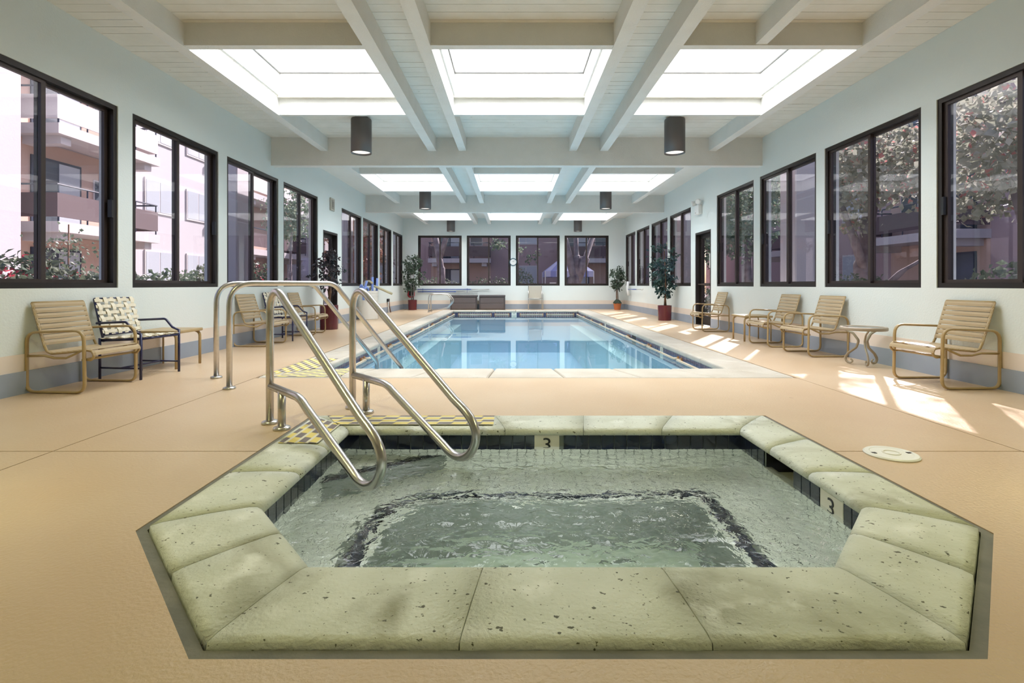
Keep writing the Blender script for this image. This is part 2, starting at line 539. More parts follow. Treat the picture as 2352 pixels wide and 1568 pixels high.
# ------------------------------------------------------------------ floor
bm = new()
box(bm, XL, PO0, YB, YF, -.10, -.012)
box(bm, PO1, XR, YB, YF, -.10, -.012)
box(bm, PO0, PO1, PQ1, YF, -.10, -.012)
box(bm, PO0, PO1, 3.645, PQ0, -.10, -.012)
box(bm, PO0, -1.375, YB, 3.645, -.10, -.012)
box(bm, 1.75, PO1, YB, 3.645, -.10, -.012)
box(bm, -1.375, 1.75, YB, 1.32, -.10, -.012)
floor = tag(obj('floor', bm, M['joint']), 'peach painted concrete pool deck with thin control joints', 'floor', kind='structure')
S = .035   # grey sealant strip round the spa
def off(poly, d):
    n = len(poly); c = Vector((sum(p[0] for p in poly) / n, sum(p[1] for p in poly) / n)); res = []
    for i in range(n):
        p, a, b = Vector(poly[i]), Vector(poly[i - 1]), Vector(poly[(i + 1) % n])
        e1 = (p - a).normalized(); e2 = (b - p).normalized()
        n1 = Vector((e1.y, -e1.x)); n2 = Vector((e2.y, -e2.x))
        bis = (n1 + n2); bis = bis / (bis.length_squared) * 2
        q = p + bis * d
        res.append((q.x, q.y))
    return res
SPS = off(SPO, S)
def yx(y): return [(-1.375 - S, y), (1.75 + S, y)]
slabs = [
    [(XL, YB), (PO0 - G, YB), (PO0 - G, YJ - G), (XL, YJ - G)],
    [(XL, YJ + G), (PO0 - G, YJ + G), (PO0 - G, YF), (XL, YF)],
    [(PO1 + G, YB), (XR, YB), (XR, YJ - G), (PO1 + G, YJ - G)],
    [(PO1 + G, YJ + G), (XR, YJ + G), (XR, YF), (PO1 + G, YF)],
    [(PO0 + G, PQ1 + G), (PO1 - G, PQ1 + G), (PO1 - G, YF), (PO0 + G, YF)],
    [(PO0 + G, YB), (PO1 - G, YB), (PO1 - G, YJ - G), (SPS[3][0], YJ - G), SPS[3], SPS[2], SPS[1], SPS[0], (SPS[0][0], YJ - G), (PO0 + G, YJ - G)],
    [(PO0 + G, YJ + G), (SPS[5][0], YJ + G), SPS[5], SPS[4], (SPS[4][0], YJ + G), (PO1 - G, YJ + G), (PO1 - G, PQ0 - G), (PO0 + G, PQ0 - G)],
]
for s in slabs:
    bm = new(); prism(bm, s, -.012, 0)
    obj('deck_slab', bm, M['deck'], floor)

# ------------------------------------------------------------------ walls with openings
ZS, ZT = .89, 2.795
def mapL(p): return Vector((XL - p.z, p.x, p.y))          # (along, up, outward)
def mapR(p): return Vector((XR + p.z, p.x, p.y))
def mapF(p): return Vector((p.x, YF + p.z, p.y))
def mapB(p): return Vector((p.x, YB - p.z, p.y))
WT = .20
LW = [(3.82, 5.49), (5.70, 7.37), (7.59, 9.26), (9.47, 11.14), (12.70, 14.37), (14.52, 16.17), (16.34, 17.96), (18.18, 19.78)]
RW = [(3.63, 5.30), (5.50, 7.20), (7.40, 9.08), (9.31, 10.99), (12.58, 14.26), (14.47, 16.15), (16.38, 18.06), (18.24, 19.80)]
LD, RD = (11.45, 12.40), (11.31, 12.27)
FW = [(-3.575, -1.915), (-1.72, -.05), (.145, 1.815), (2.0, 3.675)]
ZD = 2.13

def wall(name, mp, u0, u1, wins, door=None, label=''):
    bm = new()
    ops = [(a, b, ZS, ZT) for a, b in wins]
    if door: ops.append((door[0], door[1], 0, ZD))
    ops.sort()
    cur = u0
    for (a, b, z0, z1) in ops:
        box(bm, cur, a, -.1, ZC + .1, 0, WT, mp)
        if z0 > 0: box(bm, a, b, -.1, z0, 0, WT, mp)
        box(bm, a, b, z1, ZC + .1, 0, WT, mp)
        cur = b
    box(bm, cur, u1, -.1, ZC + .1, 0, WT, mp)
    return tag(obj(name, bm, M['wall']), label, 'wall', kind='structure')
wall('wall_left', mapL, YB, YF, LW, LD, 'mint green textured wall with windows along the left deck')
wall('wall_right', mapR, YB, YF, RW, RD, 'mint green textured wall with windows along the right deck')
wall('wall_far', mapF, XL - WT, XR + WT, FW, None, 'mint green end wall with four windows beyond the pool')
wall('wall_back', mapB, XL - WT, XR + WT, [], None, 'mint green end wall behind the hot tub')

def strip(name, mp, segs, z0, z1, d, mt, label, cat):
    bm = new()
    for a, b in segs: box(bm, a, b, z0, z1, -d, .01, mp)
    return tag(obj(name, bm, mt), label, cat, kind='structure')
LS = [(YB, LD[0] - .03), (LD[1] + .03, YF)]
RS = [(YB, RD[0] - .03), (RD[1] + .03, YF)]
strip('baseboard_left', mapL, LS, 0, .19, .018, M['blue_base'], 'grey-blue painted base along the left wall', 'baseboard')
strip('baseboard_right', mapR, RS, 0, .19, .018, M['blue_base'], 'grey-blue painted base along the right wall', 'baseboard')
strip('baseboard_far', mapF, [(XL, XR)], 0, .19, .018, M['blue_base'], 'grey-blue painted base along the far wall', 'baseboard')
strip('trim_1', mapL, LS, .19, .335, .006, M['cream'], 'cream band above the left base', 'trim')
strip('trim_2', mapR, RS, .19, .335, .006, M['cream'], 'cream band above the right base', 'trim')
strip('trim_3', mapF, [(XL, XR)], .19, .335, .006, M['cream'], 'cream band above the far base', 'trim')

# ------------------------------------------------------------------ windows
wcount = [0]
def window(mp, a, b, flip, label):
    wcount[0] += 1
    t = thing('window_%d' % wcount[0], label, 'window', kind='structure')
    f = .05
    bm = new()   # outer frame
    d0, d1 = .012, .13
    box(bm, a, b, ZS, ZS + f, d0, d1, mp); box(bm, a, b, ZT - f, ZT, d0, d1, mp)
    box(bm, a, a + f, ZS + f, ZT - f, d0, d1, mp); box(bm, b - f, b, ZS + f, ZT - f, d0, d1, mp)
    obj('frame', bm, M['bronze'], t)
    mid = (a + b) / 2
    s = .045
    for k, (p, q, e0, e1) in enumerate(((a + f, mid + s / 2, .035, .065), (mid - s / 2, b - f, .072, .102)) if not flip else ((a + f, mid + s / 2, .072, .102), (mid - s / 2, b - f, .035, .065))):
        bm = new()
        z0, z1 = ZS + f, ZT - f
        box(bm, p, q, z0, z0 + .032, e0, e1, mp); box(bm, p, q, z1 - .032, z1, e0, e1, mp)
        box(bm, p, p + s, z0 + .032, z1 - .032, e0, e1, mp); box(bm, q - s, q, z0 + .032, z1 - .032, e0, e1, mp)
        sash = obj('sash', bm, M['bronze2'], t)
        em = (e0 + e1) / 2
        bm = new()
        box(bm, p + s, q - s, z0 + .032, z1 - .032, em, em + .004, mp)
        obj('pane', bm, M['glass'], sash)
    # latch on the sliding sash
    u = b - f - .02
    bm = new(); box(bm, u - .014, u + .014, 1.62, 1.80, .0, .045, mp)
    obj('latch', bm, M['black'], t)
    return t
def ordinal(i): return ['first', 'second', 'third', 'fourth', 'fifth', 'sixth', 'seventh', 'eighth', 'ninth'][i]
for i, (a, b) in enumerate(LW):
    window(mapL, a, b, False, 'dark framed sliding window in left wall, %s from the front edge of the photo' % ordinal(i))
for i, (a, b) in enumerate(RW):
    window(mapR, a, b, True, 'dark framed sliding window in right wall, %s from the front edge of the photo' % ordinal(i))
for i, (a, b) in enumerate(FW):
    window(mapF, a, b, False, 'dark framed sliding window in far wall, %s from the left' % ordinal(i))

# ------------------------------------------------------------------ doors
def door(n, mp, a, b, label, papers):
    t = thing('door_%d' % n, label, 'door', kind='structure')
    bm = new(); f = .05
    box(bm, a, a + f, 0, ZD, .0, WT, mp); box(bm, b - f, b, 0, ZD, .0, WT, mp); box(bm, a + f, b - f, ZD - f, ZD, .0, WT, mp)
    obj('frame', bm, M['bronze'], t)
    bm = new(); s = .075; p, q = a + f + .004, b - f - .004; e0, e1 = .10, .145
    box(bm, p, p + s, .01, ZD - f - .004, e0, e1, mp); box(bm, q - s, q, .01, ZD - f - .004, e0, e1, mp)
    box(bm, p + s, q - s, .01, .22, e0, e1, mp); box(bm, p + s, q - s, ZD - f - .09, ZD - f - .004, e0, e1, mp)
    leaf = obj('door_leaf', bm, M['bronze'], t)
    for z0, z1 in ((.22, .90), (.96, ZD - f - .09)):
        obj('pane', bbox(p + s, q - s, z0, z1, .120, .126, mp), M['glass'], leaf)
    bm = new(); box(bm, p + s, q - s, .90, .96, e0, e1, mp)
    obj('mid_rail', bm, M['bronze'], leaf)
    bm = new(); tube(bm, [mp(Vector((p + .03, .93, .045))), mp(Vector((q - .03, .93, .045)))], .015, 8)
    for u in (p + .05, q - .05): tube(bm, [mp(Vector((u, .93, .045))), mp(Vector((u, .93, .11)))], .01, 6)
    obj('push_bar', bm, M['bronze2'], t)
    if papers:
        bm = new(); box(bm, a + .14, a + .38, 1.30, 1.62, .112, .116, mp); n1 = obj('notice', bm, M['paper'], t)
        bm = new()
        rr = random.Random(3)
        for k in range(9):
            z = 1.58 - k * .03
            box(bm, a + .165, a + .165 + rr.uniform(.12, .19), z - .011, z, .1105, .112, mp)
        obj('print', bm, M['ink'], n1)
        bm = new(); box(bm, a + .055 + s, a + .26, .96, 1.24, .085, .09, mp); obj('clipboard_sheet', bm, M['paper'], t)
    return t
door(1, mapL, LD[0], LD[1], 'dark framed glass door in the left wall behind a potted tree', False)
door(2, mapR, RD[0], RD[1], 'dark framed glass door in the right wall with paper notices', True)

# ------------------------------------------------------------------ ceiling
def seg_rows():
    rows = [(YB - .3, BAYS[0][0] + SKY0, None)]
    for i, (b0, b1) in enumerate(BAYS):
        rows.append((b0 + SKY0, b0 + SKY1, True))
        rows.append((b0 + SKY1, (BAYS[i + 1][0] + SKY0) if i + 1 < len(BAYS) else YF + WT, None))
    return rows
SEGX = [(XL, OPEN[0][0]), (OPEN[0][1], OPEN[1][0]), (OPEN[1][1], OPEN[2][0]), (OPEN[2][1], XR)]
bm = new()
PL0, PL1 = BEAMS[0] + .15, BEAMS[1]            # bay with single planks
def cslab(x0, x1, y0, y1):
    for (a, b) in ((y0, min(y1, PL0)), (max(y0, PL0), min(y1, PL1)), (max(y0, PL1), y1)):
        if b - a > 1e-4:
            z = ZC + (.02 if PL0 <= a < PL1 else 0)
            box(bm, x0, x1, a, b, z, ZC + .14)
for (y0, y1, o) in seg_rows():
    if o:
        for (x0, x1) in SEGX: cslab(x0, x1, y0, y1)
    else:
        cslab(XL, XR, y0, y1)
ceiling = tag(obj('ceiling', bm, M['ceil']), 'white plank ceiling with beams and nine skylights', 'ceiling', kind='structure')
y = PL0
while y < PL1 - .01:
    y2 = min(y + .137, PL1)
    ya, yb = BAYS[0][0] + SKY0, BAYS[0][0] + SKY1
    segs = SEGX if (y + y2) / 2 > ya and (y + y2) / 2 < yb else [(XL, XR)]
    for (x0, x1) in segs:
        bm = bbox(x0 + .001, x1 - .001, y + .0025, y2 - .0025, ZC - random.uniform(0, .0025), ZC + .02)
        obj('plank', bm, M['plank'], ceiling)
    y = y2
for yb in BEAMS:
    obj('cross_beam', bbox(XL, XR, yb, yb + .15, Z_BEAM, ZC), M['beam'], ceiling)
for (b0, b1) in [(YB, BEAMS[0])] + BAYS:
    for (x0, x1) in JOISTS:
        obj('joist', bbox(x0, x1, b0 + (.15 if b0 > 0 else 0), b1, Z_JOIST, ZC), M['beam'], ceiling)
obj('joist', bbox(2.35, 2.46, BEAMS[0] + .15, BEAMS[0] + SKY0 - .09, Z_JOIST + .02, ZC), M['beam'], ceiling)
for (b0, b1) in BAYS:
    for (x0, x1) in OPEN:
        y0, y1 = b0 + SKY0, b0 + SKY1
        for (p, q) in ((y0 - .09, y0), (y1, y1 + .06)):
            obj('header', bbox(x0, x1, p, q, Z_JOIST + .01, ZC), M['beam'], ceiling)
        zt = ZC + .40
        bm = new(); w = .05
        e = .006
        box(bm, x0 - w, x0 + e, y0 - w, y1 + w, ZC + .035, zt); box(bm, x1 - e, x1 + w, y0 - w, y1 + w, ZC + .035, zt)
        box(bm, x0 + e, x1 - e, y0 - w, y0 + e, ZC + .035, zt); box(bm, x0 + e, x1 - e, y1 - e, y1 + w, ZC + .035, zt)
        # thin trim bead inside the well
        for (p, q, r, s) in ((x0, x0 + .018, y0, y1), (x1 - .018, x1, y0, y1), (x0 + .018, x1 - .018, y0, y0 + .018), (x0 + .018, x1 - .018, y1 - .018, y1)):
            box(bm, p, q, r, s, ZC + .03, ZC + .05)
        sk = obj('skylight', bm, M['well'], ceiling)
        obj('pane', bbox(x0 - w, x1 + w, y0 - w, y1 + w, zt, zt + .012), M['acrylic'], sk)
        bm = new()
        for (p, q, r, s) in ((x0, x0 + .02, y0, y1), (x1 - .02, x1, y0, y1), (x0 + .02, x1 - .02, y0, y0 + .02), (x0 + .02, x1 - .02, y1 - .02, y1)):
            box(bm, p, q, r, s, zt - .062, zt - .048)
        obj('pane_bead', bm, M['seal'], sk)
# eaves outside
for (x0, x1) in ((XL - WT - .34, XL - WT), (XR + WT, XR + WT + .14)):
    obj('eave', bbox(x0, x1, YB, YF + .5, 2.92, 3.2), M['stucco_p'], ceiling)
obj('eave', bbox(XL - WT, XR + WT, YF + WT, YF + WT + .3, 2.92, 3.2), M['stucco_p'], ceiling)

# ================================================================== SWIMMING POOL
pool = thing('swimming_pool', 'long rectangular swimming pool with pale coping in the middle of the deck', 'pool', ((PX0 + PX1) / 2, (PY0 + PY1) / 2, 0))
PO = Vector(pool.location)
def pchild(o):
    o.parent = pool
    o.location = -PO
    return o
ZW = -.155     # pool water
bm = new()
zb = -1.5
v = [bm.verts.new(p) for p in ((PX0, PY0, -.05), (PX1, PY0, -.05), (PX1, PY1, -.05), (PX0, PY1, -.05), (PX0, PY0, zb), (PX1, PY0, zb), (PX1, PY1, zb), (PX0, PY1, zb))]
bm.faces.new([v[4], v[5], v[6], v[7]])
for i in range(4):
    bm.faces.new([v[i], v[i + 4], v[(i + 1) % 4 + 4], v[(i + 1) % 4]])
pchild(obj('basin', bm, M['plaster'], recalc=False))
# ledges under water along both long sides, entry steps at the near left corner
for (x0, x1) in ((PX0, PX0 + .30), (PX1 - .30, PX1)):
    pchild(obj('ledge', bbox(x0, x1, PY0, PY1, zb, -.50), M['plaster_w']))
for k in range(3):
    bm = new(); r = 1.5 - .38 * k
    prism(bm, [(PX0, PY0), (PX0 + r, PY0), (PX0, PY0 + r)], zb, -.95 + .24 * k)
    pchild(obj('entry_step', bm, M['plaster_w']))

def stone(pts, zt, th, mt, w=.012):
    bm = new(); prism(bm, pts, zt - th, zt); bevel(bm, w, 3)
    return obj('coping_stone', bm, mt)
ct, cz = .074, .006
def coping_run(p0, p1, q0, q1, n):
    """inner edge p0..p1, outer edge q0..q1"""
    for i in range(n):
        a, b = i / n, (i + 1) / n
        P = lambda A, B, t: (A[0] + (B[0] - A[0]) * t, A[1] + (B[1] - A[1]) * t)
        e = .003 / max(1e-6, math.dist(p0, p1))
        a2, b2 = a + e, b - e
        pchild(stone([P(p0, p1, a2), P(p0, p1, b2), P(q0, q1, b2), P(q0, q1, a2)], cz, ct, M['coping2'], .026))
IN = .03
i0, i1, j0, j1 = PX0 + IN, PX1 - IN, PY0 + IN, PY1 - IN
coping_run((i0, j0), (i1, j0), (PO0 + .01, PQ0 + .01), (PO1 - .01, PQ0 + .01), 7)
coping_run((i0, j1), (i1, j1), (PO0 + .01, PQ1 - .01), (PO1 - .01, PQ1 - .01), 6)
coping_run((i0, j0), (i0, j1), (PO0 + .01, PQ0 + .01), (PO0 + .01, PQ1 - .01), 16)
coping_run((i1, j0), (i1, j1), (PO1 - .01, PQ0 + .01), (PO1 - .01, PQ1 - .01), 16)
bm = new()
for (a, b, c, d) in ((PO0, PO1, PQ0, PY0 - .03), (PO0, PO1, PY1 + .03, PQ1), (PO0, PX0 - .03, PY0, PY1), (PX1 + .03, PO1, PY0, PY1)):
    box(bm, a, b, c, d, -.3, -.071)
pchild(obj('bond_beam', bm, M['joint']))
# waterline tiles: small, joined
bm = new(); tp = .078
def tiles_run(fix, axis, lo, hi, sgn, skip=()):
    n = int((hi - lo) / tp)
    for i in range(n):
        a = lo + (hi - lo) * i / n + .003; b = lo + (hi - lo) * (i + 1) / n - .003
        if any(s0 < (a + b) / 2 < s1 for s0, s1 in skip): continue
        f0, f1 = sorted((fix, fix + sgn * .008))
        if axis == 'x': box(bm, a, b, f0, f1, -.26, -.066)
        else: box(bm, f0, f1, a, b, -.26, -.066)
SKM = [(10.0, 10.35)]
MK = [(8.2, 8.36), (13.2, 13.36)]
tiles_run(PY0, 'x', PX0, PX1, 1)
tiles_run(PY1, 'x', PX0, PX1, -1, [(-.02, .16)])
tiles_run(PX0, 'y', PY0, PY1, 1, MK)
tiles_run(PX1, 'y', PY0, PY1, -1, MK + SKM)
w = pchild(obj('waterline_tiles', bm, M['tile_prp'])); w['kind'] = 'stuff'
# depth markers
def digit_mesh(ch, size):
    cu = bpy.data.curves.new('digit', 'FONT'); cu.body = ch; cu.size = size; cu.extrude = .0006
    cu.align_x = 'CENTER'; cu.align_y = 'CENTER'
    o = bpy.data.objects.new('digit_tmp', cu); COL.objects.link(o)
    dg = bpy.context.evaluated_depsgraph_get(); dg.update()
    me = bpy.data.meshes.new_from_object(o.evaluated_get(dg))
    me.materials.clear()
    bpy.data.objects.remove(o); bpy.data.curves.remove(cu)
    return me
def marker(parent_fn, x0, x1, y0, y1, z0, z1, ch, loc, rot, size, sx=1.0):
    mk = parent_fn(obj('depth_marker', bevel(bbox(x0, x1, y0, y1, z0, z1), .002, 1), M['marker']))
    d = link('digit', digit_mesh(ch, size), M['ink'], mk)
    d.location = loc; d.rotation_euler = rot; d.scale = (sx, 1, 1)
    return mk
marker(pchild, -.02, .16, PY1 - .012, PY1, -.26, -.066, '4', (.07, PY1 - .013, -.112), (PI / 2, 0, 0), .07)
for (a, b) in MK:
    for (xw, sg) in ((PX0, 1), (PX1, -1)):
        x0, x1 = sorted((xw, xw + sg * .012))
        marker(pchild, x0, x1, a, b, -.26, -.066, '3' if a < 10 else '4', (xw + sg * .013, (a + b) / 2, -.112), (PI / 2, 0, sg * PI / 2), .07)
# skimmer mouth in the right side
pchild(obj('skimmer_mouth', bbox(PX1 - .004, PX1 + .14, SKM[0][0], SKM[0][1], -.25, -.070), M['black']))

bm = new(); bm.faces.new([bm.verts.new(p) for p in ((PX0 + .001, PY0 + .001, ZW), (PX1 - .001, PY0 + .001, ZW), (PX1 - .001, PY1 - .001, ZW), (PX0 + .001, PY1 - .001, ZW))])
tag(obj('pool_water', bm, M['pool_water']), 'calm blue water filling the swimming pool', 'water', kind='stuff')

# hand rails fixed along the water line
def grip_rail(p0, p1, inward, label):
    t = thing('grip_rail', label, 'handrail', p0, 0, 'tan grip rails along the pool wall')
    o = Vector(p0); d = Vector(p1) - o; n = Vector(inward)
    bm = new()
    pts = fillet([Vector((0, 0, 0)) , n * .07 , d + n * .07, d], .03, 4)
    tube(bm, pts, .019, 8)
    obj('rail', bm, M['rail_t'], t, smooth=True)
    for k in (0.0, 1.0):
        bm = new()
        q = d * k
        tube(bm, [q, q + n * .018], .032, 10)
        obj('bracket', bm, M['rust'], t)
Ls = 1.62; zr = -.130
for side, xw, nn in (('left', PX0 + .008, (1, 0, 0)), ('right', PX1 - .008, (-1, 0, 0))):
    for i in range(8):
        a = PY0 + .12 + i * Ls
        if a + Ls - .14 > PY1 - .05: break
        grip_rail((xw, a, zr), (xw, a + Ls - .14, zr), nn, 'tan grip rail on the %s pool wall, %s from the hot tub' % (side, ordinal(i)))
for i, (a, b) in enumerate(((-1.9, -.75), (-.6, -.12), (.3, 1.1), (1.25, 2.2))):
    grip_rail((a, PY1 - .008, zr), (b, PY1 - .008, zr), (0, -1, 0), 'tan grip rail on the far pool wall, %s from the left' % ordinal(i))

# painted warning checks on the pool corner
def patch(parent_fn, pts, z, ang, org):
    bm = new()
    c, s = math.cos(-ang), math.sin(-ang)
    loc = [((p[0] - org[0]) * c - (p[1] - org[1]) * s, (p[0] - org[0]) * s + (p[1] - org[1]) * c) for p in pts]
    prism(bm, loc, -.0012, .0012)
    o = parent_fn(obj('warning_checks', bm, M['check']))
    o.location = Vector(o.location) + Vector((org[0], org[1], z)); o.rotation_euler = (0, 0, ang)
    return o
patch(pchild, [(PO0 + .10, PQ0 + .03), (-1.72, PQ0 + .03), (-1.72, j0 - .05), (i0 - .04, j0 - .05)], cz + .0015, 0, (PO0, PQ0 + .03))
patch(pchild, [(PO0 + .03, PQ0 + .10), (i0 - .05, j0 - .03), (i0 - .05, j0 + .75), (PO0 + .03, j0 + .75)], cz + .0015, PI / 2, (PO0 + .03, PQ0))

# ================================================================== HOT TUB
spa = thing('hot_tub', 'in-ground tiled hot tub with pitted stone coping in the foreground', 'hot tub', (.2, 2.5, 0))
SO = Vector(spa.location)
def schild(o):
    o.parent = spa; o.location = Vector(o.location) - SO
    return o
ZSW = -.11
# sealant strip
bm = new()
for i in range(6):
    j = (i + 1) % 6
    prism(bm, [SPO[i], SPS[i], SPS[j], SPO[j]], -.05, -.004)
schild(obj('sealant', bm, M['seal']))
bm = new()
bi = off(SPI, .05)
for i in range(6):
    j = (i + 1) % 6
    prism(bm, [bi[i], off(SPO, -.012)[i], off(SPO, -.012)[j], bi[j]], -.05, .008)
schild(obj('mortar_bed', bm, M['mortar']))
# coping: each stone is cut from the ring and given a rounded nose over the water
def ring_stone(A, B, C, D):
    """A,B inner edge; D,C outer edge (A-D and B-C are the joints)"""
    A, B, C, D = [Vector((p[0], p[1])) for p in (A, B, C, D)]
    bm = new()
    prof = [(.012, -.040), (0.0, -.033), (-.004, -.022), (.0, -.008), (.014, .004), (.04, .010), (.16, .015), (.30, .015), (.328, .010), (.335, -.045)]
    L1 = (D - A).length; L2 = (C - B).length
    rows = []
    for (u, z) in prof:
        t = u / .335
        ia = A + (D - A) * t; ib = B + (C - B) * t
        dv = (ib - ia).normalized() * .0016
        row = []
        n = 5
        for k in range(n):
            p = (ia + dv).lerp(ib - dv, k / (n - 1))
            row.append(bm.verts.new((p.x, p.y, z)))
        rows.append(row)
    for r0, r1 in zip(rows, rows[1:]):
        for k in range(len(r0) - 1):
            bm.faces.new([r0[k], r0[k + 1], r1[k + 1], r1[k]])
    bm.faces.new([r[0] for r in rows]); bm.faces.new([r[-1] for r in rows][::-1])
    bm.faces.new(rows[0] + rows[-1][::-1])
    o = schild(obj('coping_stone', bm, M['coping']))
    for p in o.data.polygons: p.use_smooth = len(p.vertices) == 4
    return o
NS = [2, 3, 2, 3, 5, 3]
SPIo = off(SPI, -.012)
for i in range(6):
    j = (i + 1) % 6
    a0, a1 = Vector(SPIo[i]), Vector(SPIo[j]); b0, b1 = Vector(SPO[i]), Vector(SPO[j])
    n = NS[i]
    cuts = [k / n for k in range(n + 1)]
    for k in range(n):
        ring_stone(a0.lerp(a1, cuts[k]), a0.lerp(a1, cuts[k + 1]), b0.lerp(b1, cuts[k + 1]), b0.lerp(b1, cuts[k]))
# grout bed of walls, seat, floor
ZSEAT, ZFL, ZSTEP = -.50, -1.0, -.27
bm = new()
n = 6
wi = off(SPI, .004)
for i in range(n):
    j = (i + 1) % n
    if i == 3:   # right wall with skimmer opening
        segs = [((wi[3][0], wi[3][1]), (wi[3][0], 2.69)), ((wi[3][0], 3.0), (wi[4][0], wi[4][1]))]
    else:
        segs = [(wi[i], wi[j])]
    for p, q in segs:
        vv = [bm.verts.new((p[0], p[1], -.03)), bm.verts.new((q[0], q[1], -.03)), bm.verts.new((q[0], q[1], ZSEAT)), bm.verts.new((p[0], p[1], ZSEAT))]
        bm.faces.new(vv)
vv = [bm.verts.new(p) for p in ((wi[3][0], 2.69, -.155), (wi[3][0], 3.0, -.155), (wi[3][0], 3.0, ZSEAT), (wi[3][0], 2.69, ZSEAT))]
bm.faces.new(vv)
# seat ring
SE = []     # seat inner edge, ccw from near-left
ex0, ex1, ey0, ey1 = -.63, 1.0, 2.02, 2.86
SE = [(ex0 + .25, 1.98), (ex1 - .05, 1.98), (ex1, 2.1), (ex1, ey1)]
for k in range(9):
    a = PI / 2 + PI / 2 * k / 8
    SE.append((ex0 + .30 + .30 * math.cos(a), ey1 - .30 + .30 * math.sin(a)))
SE.append((ex0, 2.2))
from mathutils.geometry import tessellate_polygon
def ring_fill(bm, outer, inner, z):
    polys = [[Vector((p[0], p[1], 0)) for p in outer], [Vector((p[0], p[1], 0)) for p in inner[::-1]]]
    flat = [p for q in polys for p in q]
    vs_ = [bm.verts.new((p.x, p.y, z)) for p in flat]
    for t in tessellate_polygon(polys):
        try: bm.faces.new([vs_[i] for i in t])
        except ValueError: pass
ring_fill(bm, SPI, SE, ZSEAT)
for i in range(len(SE)):
    p, q = SE[i], SE[(i + 1) % len(SE)]
    bm.faces.new([bm.verts.new((p[0], p[1], ZSEAT)), bm.verts.new((q[0], q[1], ZSEAT)), bm.verts.new((q[0], q[1], ZFL)), bm.verts.new((p[0], p[1], ZFL))])
schild(obj('basin', bm, M['grout'], recalc=False))
bm = new(); bm.faces.new([bm.verts.new((p[0], p[1], ZFL)) for p in SE])
schild(obj('basin_floor', bm, M['spa_floor']))
# corner entry step
STEP = [(-1.05, 3.33), (-1.05, 2.86), (-.42, 3.33)]
bm = new(); prism(bm, STEP, ZSEAT, ZSTEP); schild(obj('corner_step', bm, M['grout']))
# --- tiles
TILE = {}
def tile_obj(name, mt, c, u, v, hu, hv, th=.005):
    """flat tile centred at c, half sizes hu,hv along unit axes u,v; sticks out along u x v"""
    key = (name, round(hu, 4), round(hv, 4), mt.name)
    if key not in TILE:
        bm = bbox(-hu, hu, -hv, hv, 0, th); bevel(bm, .0018, 1)
        me = bpy.data.meshes.new(name); bm.to_mesh(me); bm.free(); me.materials.append(mt); TILE[key] = me
    o = link(name, TILE[key], None)
    u, v = Vector(u).normalized(), Vector(v).normalized(); w = u.cross(v)
    R = Matrix((u, v, w)).transposed().to_4x4()
    o.matrix_world = Matrix.Translation(Vector(c)) @ R
    o.parent = spa
    o.location = Vector(c) - SO
    return o
# dark waterline tiles
tz0, tz1 = -.16, -.035
def wl_run(p, q, skip):
    p, q = Vector((p[0], p[1], 0)), Vector((q[0], q[1], 0))
    L = (q - p).length; u = (q - p).normalized()
    n = round(L / .0806)
    for k in range(n):
        s0, s1 = L * k / n, L * (k + 1) / n
        c = p + u * ((s0 + s1) / 2)
        if any(a < (s0 + s1) / 2 < b for a, b in skip): continue
        # inner side of a ccw outline is to the left of travel; tile normal must face it
        tile_obj('waterline_tile', M['tile_blk'], (c.x, c.y, (tz0 + tz1) / 2), -u, (0, 0, 1), (s1 - s0) / 2 - .0025, (tz1 - tz0) / 2)
Lr = 3.33 - 2.16
for i in range(6):
    j = (i + 1) % 6
    skip = []
    if i == 3: skip = [(2.69 - 2.16, 3.0 - 2.16), (2.29 - 2.16, 2.465 - 2.16)]
    if i == 4: skip = [(1.46 - .302, 1.46 - .142)]
    wl_run(SPI[i], SPI[j], skip)
def smarker(x0, x1, y0, y1, loc, rot):
    return marker(schild, x0, x1, y0, y1, tz0, tz1, '3', loc, rot, .115, 1.15)
smarker(.143, .301, 3.322, 3.33, (.222, 3.3205, (tz0 + tz1) / 2), (PI / 2, 0, 0))
smarker(1.452, 1.46, 2.292, 2.463, (1.4505, 2.378, (tz0 + tz1) / 2), (PI / 2, 0, -PI / 2))
# hidden fill lamps added in the near wall to brighten seat and footwell
for (lx, ly, lz, pw, tilt) in ((-.25, 1.708, -.27, 2.6, -.12), (.65, 1.708, -.27, 2.6, -.12), (.2, 1.985, -.74, 1.6, .0)):
    bm = new(); lathe(bm, [(0, 0), (.07, 0), (.07, .010), (.05, .016), (0, .016)], 24)
    sl = schild(obj('fill_lamp_disc', bm, M['white_eq'])); sl.location = Vector((lx, ly, lz)) - SO; sl.rotation_euler = (-PI / 2 + tilt, 0, 0)
    ld = bpy.data.lights.new('underwater_fill', 'AREA'); ld.shape = 'DISK'; ld.size = .11; ld.energy = pw; ld.color = (.96, 1, .93)
    lo = bpy.data.objects.new('underwater_fill', ld); COL.objects.link(lo); lo.parent = sl; lo.location = (0, 0, .025); lo.rotation_euler = (PI, 0, 0)
# skimmer throat
bm = new()
for f in (((1.46, 2.69, -.155), (1.70, 2.69, -.155), (1.70, 2.69, -.03), (1.46, 2.69, -.03)),
          ((1.46, 3.0, -.155), (1.46, 3.0, -.03), (1.70, 3.0, -.03), (1.70, 3.0, -.155)),
          ((1.70, 2.69, -.155), (1.70, 3.0, -.155), (1.70, 3.0, -.03), (1.70, 2.69, -.03))):
    bm.faces.new([bm.verts.new(p) for p in f])
schild(obj('skimmer_mouth', bm, M['black'], recalc=False))
schild(obj('skimmer_sill', bbox(1.45, 1.70, 2.69, 3.0, -.175, -.155), M['tile_sill']))
